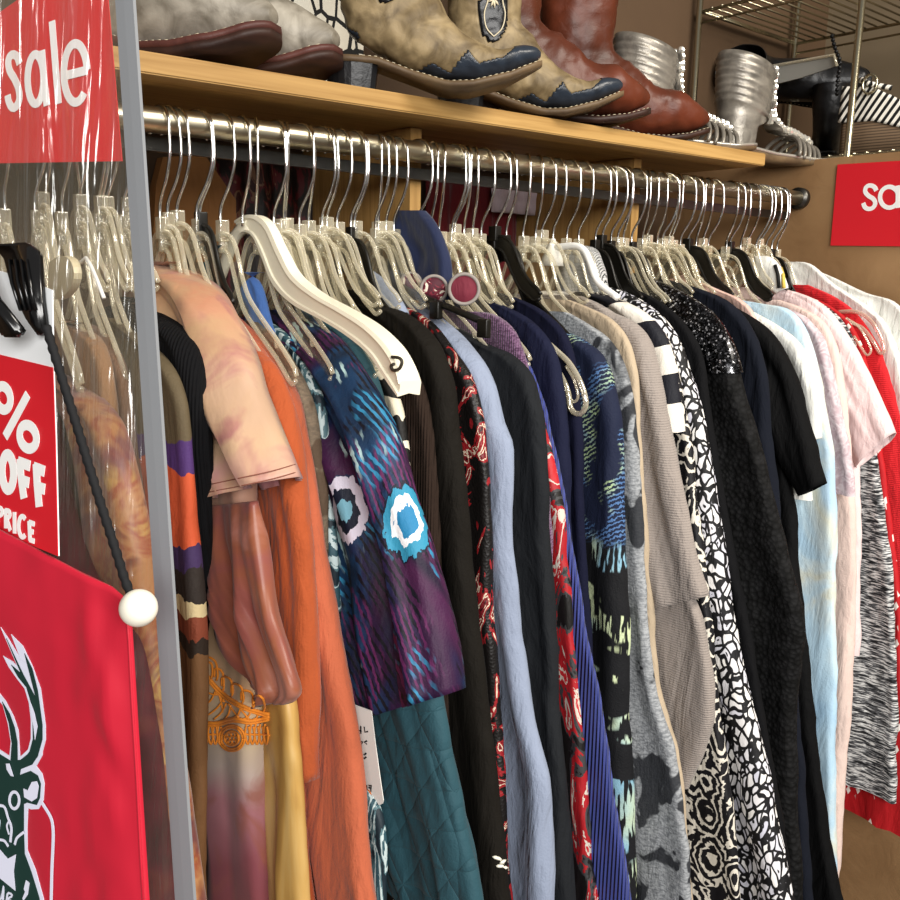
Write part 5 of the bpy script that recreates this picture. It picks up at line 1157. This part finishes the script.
xd = RX0+.12; bm = bmesh.new(); poly(bm, [on_x(x, y, xd) for x, y in ((772, 66), (834, 56), (836, 66), (800, 78), (776, 84), (740, 92), (740, 76))], Vector((-1, 0, 0)), 0, .004); mesh_obj('web', bm, solid('frosted grey plastic', '#8f8d86', .35), t, smooth=False)
bm = bmesh.new(); add_tube(bm, [on_x(x, y, xd-.003) for x, y in ((736, 76), (772, 66), (834, 55), (837, 66))], .003, 7); mesh_obj('rim', bm, SOLIDCLEAR, t)
bm = bmesh.new(); xd = RX0+.10
for i, p in enumerate(smooth_pts([on_x(x, y, xd) for x, y in ((832, 36), (835, 48), (840, 62), (838, 78), (837, 94))], 15)): add_ball(bm, p, .0042, 10)
tag(mesh_obj('bead_string', bm, BLKL, loc=on_x(838, 94, xd)), 'string of black beads hanging in the wire rack', 'beads')
a, b = on_x(706, 82, RX1-.02), on_x(740, 46, RX1-.02)
tag(box('carton', (RX1-.14, min(a.y, b.y)-.03, zd+.006), (RX1-.02, max(a.y, b.y), b.z), solid('cream carton', '#c9b486', .7), loc=(RX1-.08, a.y, zd+.006)), 'plain cream carton behind the silver sandals', 'carton')
bm = bmesh.new(); c = on_x(713, 62, RX0+.2); add_tube(bm, [c+Vector((0, .022*math.cos(a), .032*math.sin(a))) for a in [-1.6+4.6*k/20 for k in range(21)]], .0028, 8); tag(mesh_obj('ring_hook', bm, BLACKP, loc=c), 'black curved hook in front of the cream carton', 'hook')
# tan hat box and wire basket on the upper deck
c = on_x(690, 4, RX0+.2); bm = bmesh.new(); add_tube(bm, [(c.x, c.y, zu+.0065), (c.x, c.y, zu+.10)], .11, 40); 
tag(mesh_obj('round_box', bm, solid('tan card', '#a68a63', .7), loc=(c.x, c.y, zu)), 'round tan box on the upper wire shelf', 'box')
bm = bmesh.new()
for cx, r in ((648, .035), (745, .03)):
    c = on_x(cx, 4, RX0+.03); add_tube(bm, [Vector((c.x, c.y+r*math.cos(a), zu+.0095+r+r*math.sin(a))) for a in [2*PI*k/26 for k in range(26)]], .003, 7, True)
tag(mesh_obj('wire_rings', bm, CHROME, loc=(c.x, c.y, zu)), 'pair of chrome wire rings standing on the upper wire shelf', 'wire rings')

# ------------------------------------------------------------------ light
w = bpy.data.worlds.new('daylight'); S.world = w; w.use_nodes = True
w.node_tree.nodes['Background'].inputs[0].default_value = (1, .97, .93, 1); w.node_tree.nodes['Background'].inputs[1].default_value = .17
def area(name, loc, target, sx, sy, power, col):
    l = bpy.data.lights.new(name, 'AREA'); l.shape = 'RECTANGLE'; l.size = sx; l.size_y = sy; l.energy = power; l.color = col
    o = bpy.data.objects.new(name, l); COL.objects.link(o); o.location = loc
    o.rotation_euler = (Vector(target)-Vector(loc)).to_track_quat('-Z', 'Y').to_euler(); return o
area('shop_window_light', (-.9, -2.6, 2.35), (.8, .9, 1.3), 2.4, 1.4, 140, (1, .98, .95))
area('ceiling_lamp_light', (1.3, -.9, 2.85), (1.0, .8, 1.3), 1.2, .6, 45, (1, .93, .82))
vs_ = S.view_settings; S.display_settings.display_device = 'sRGB'
vs_.view_transform = 'Standard'; vs_.look = 'None'; vs_.gamma = 1; vs_.use_curve_mapping = False; vs_.exposure = .38
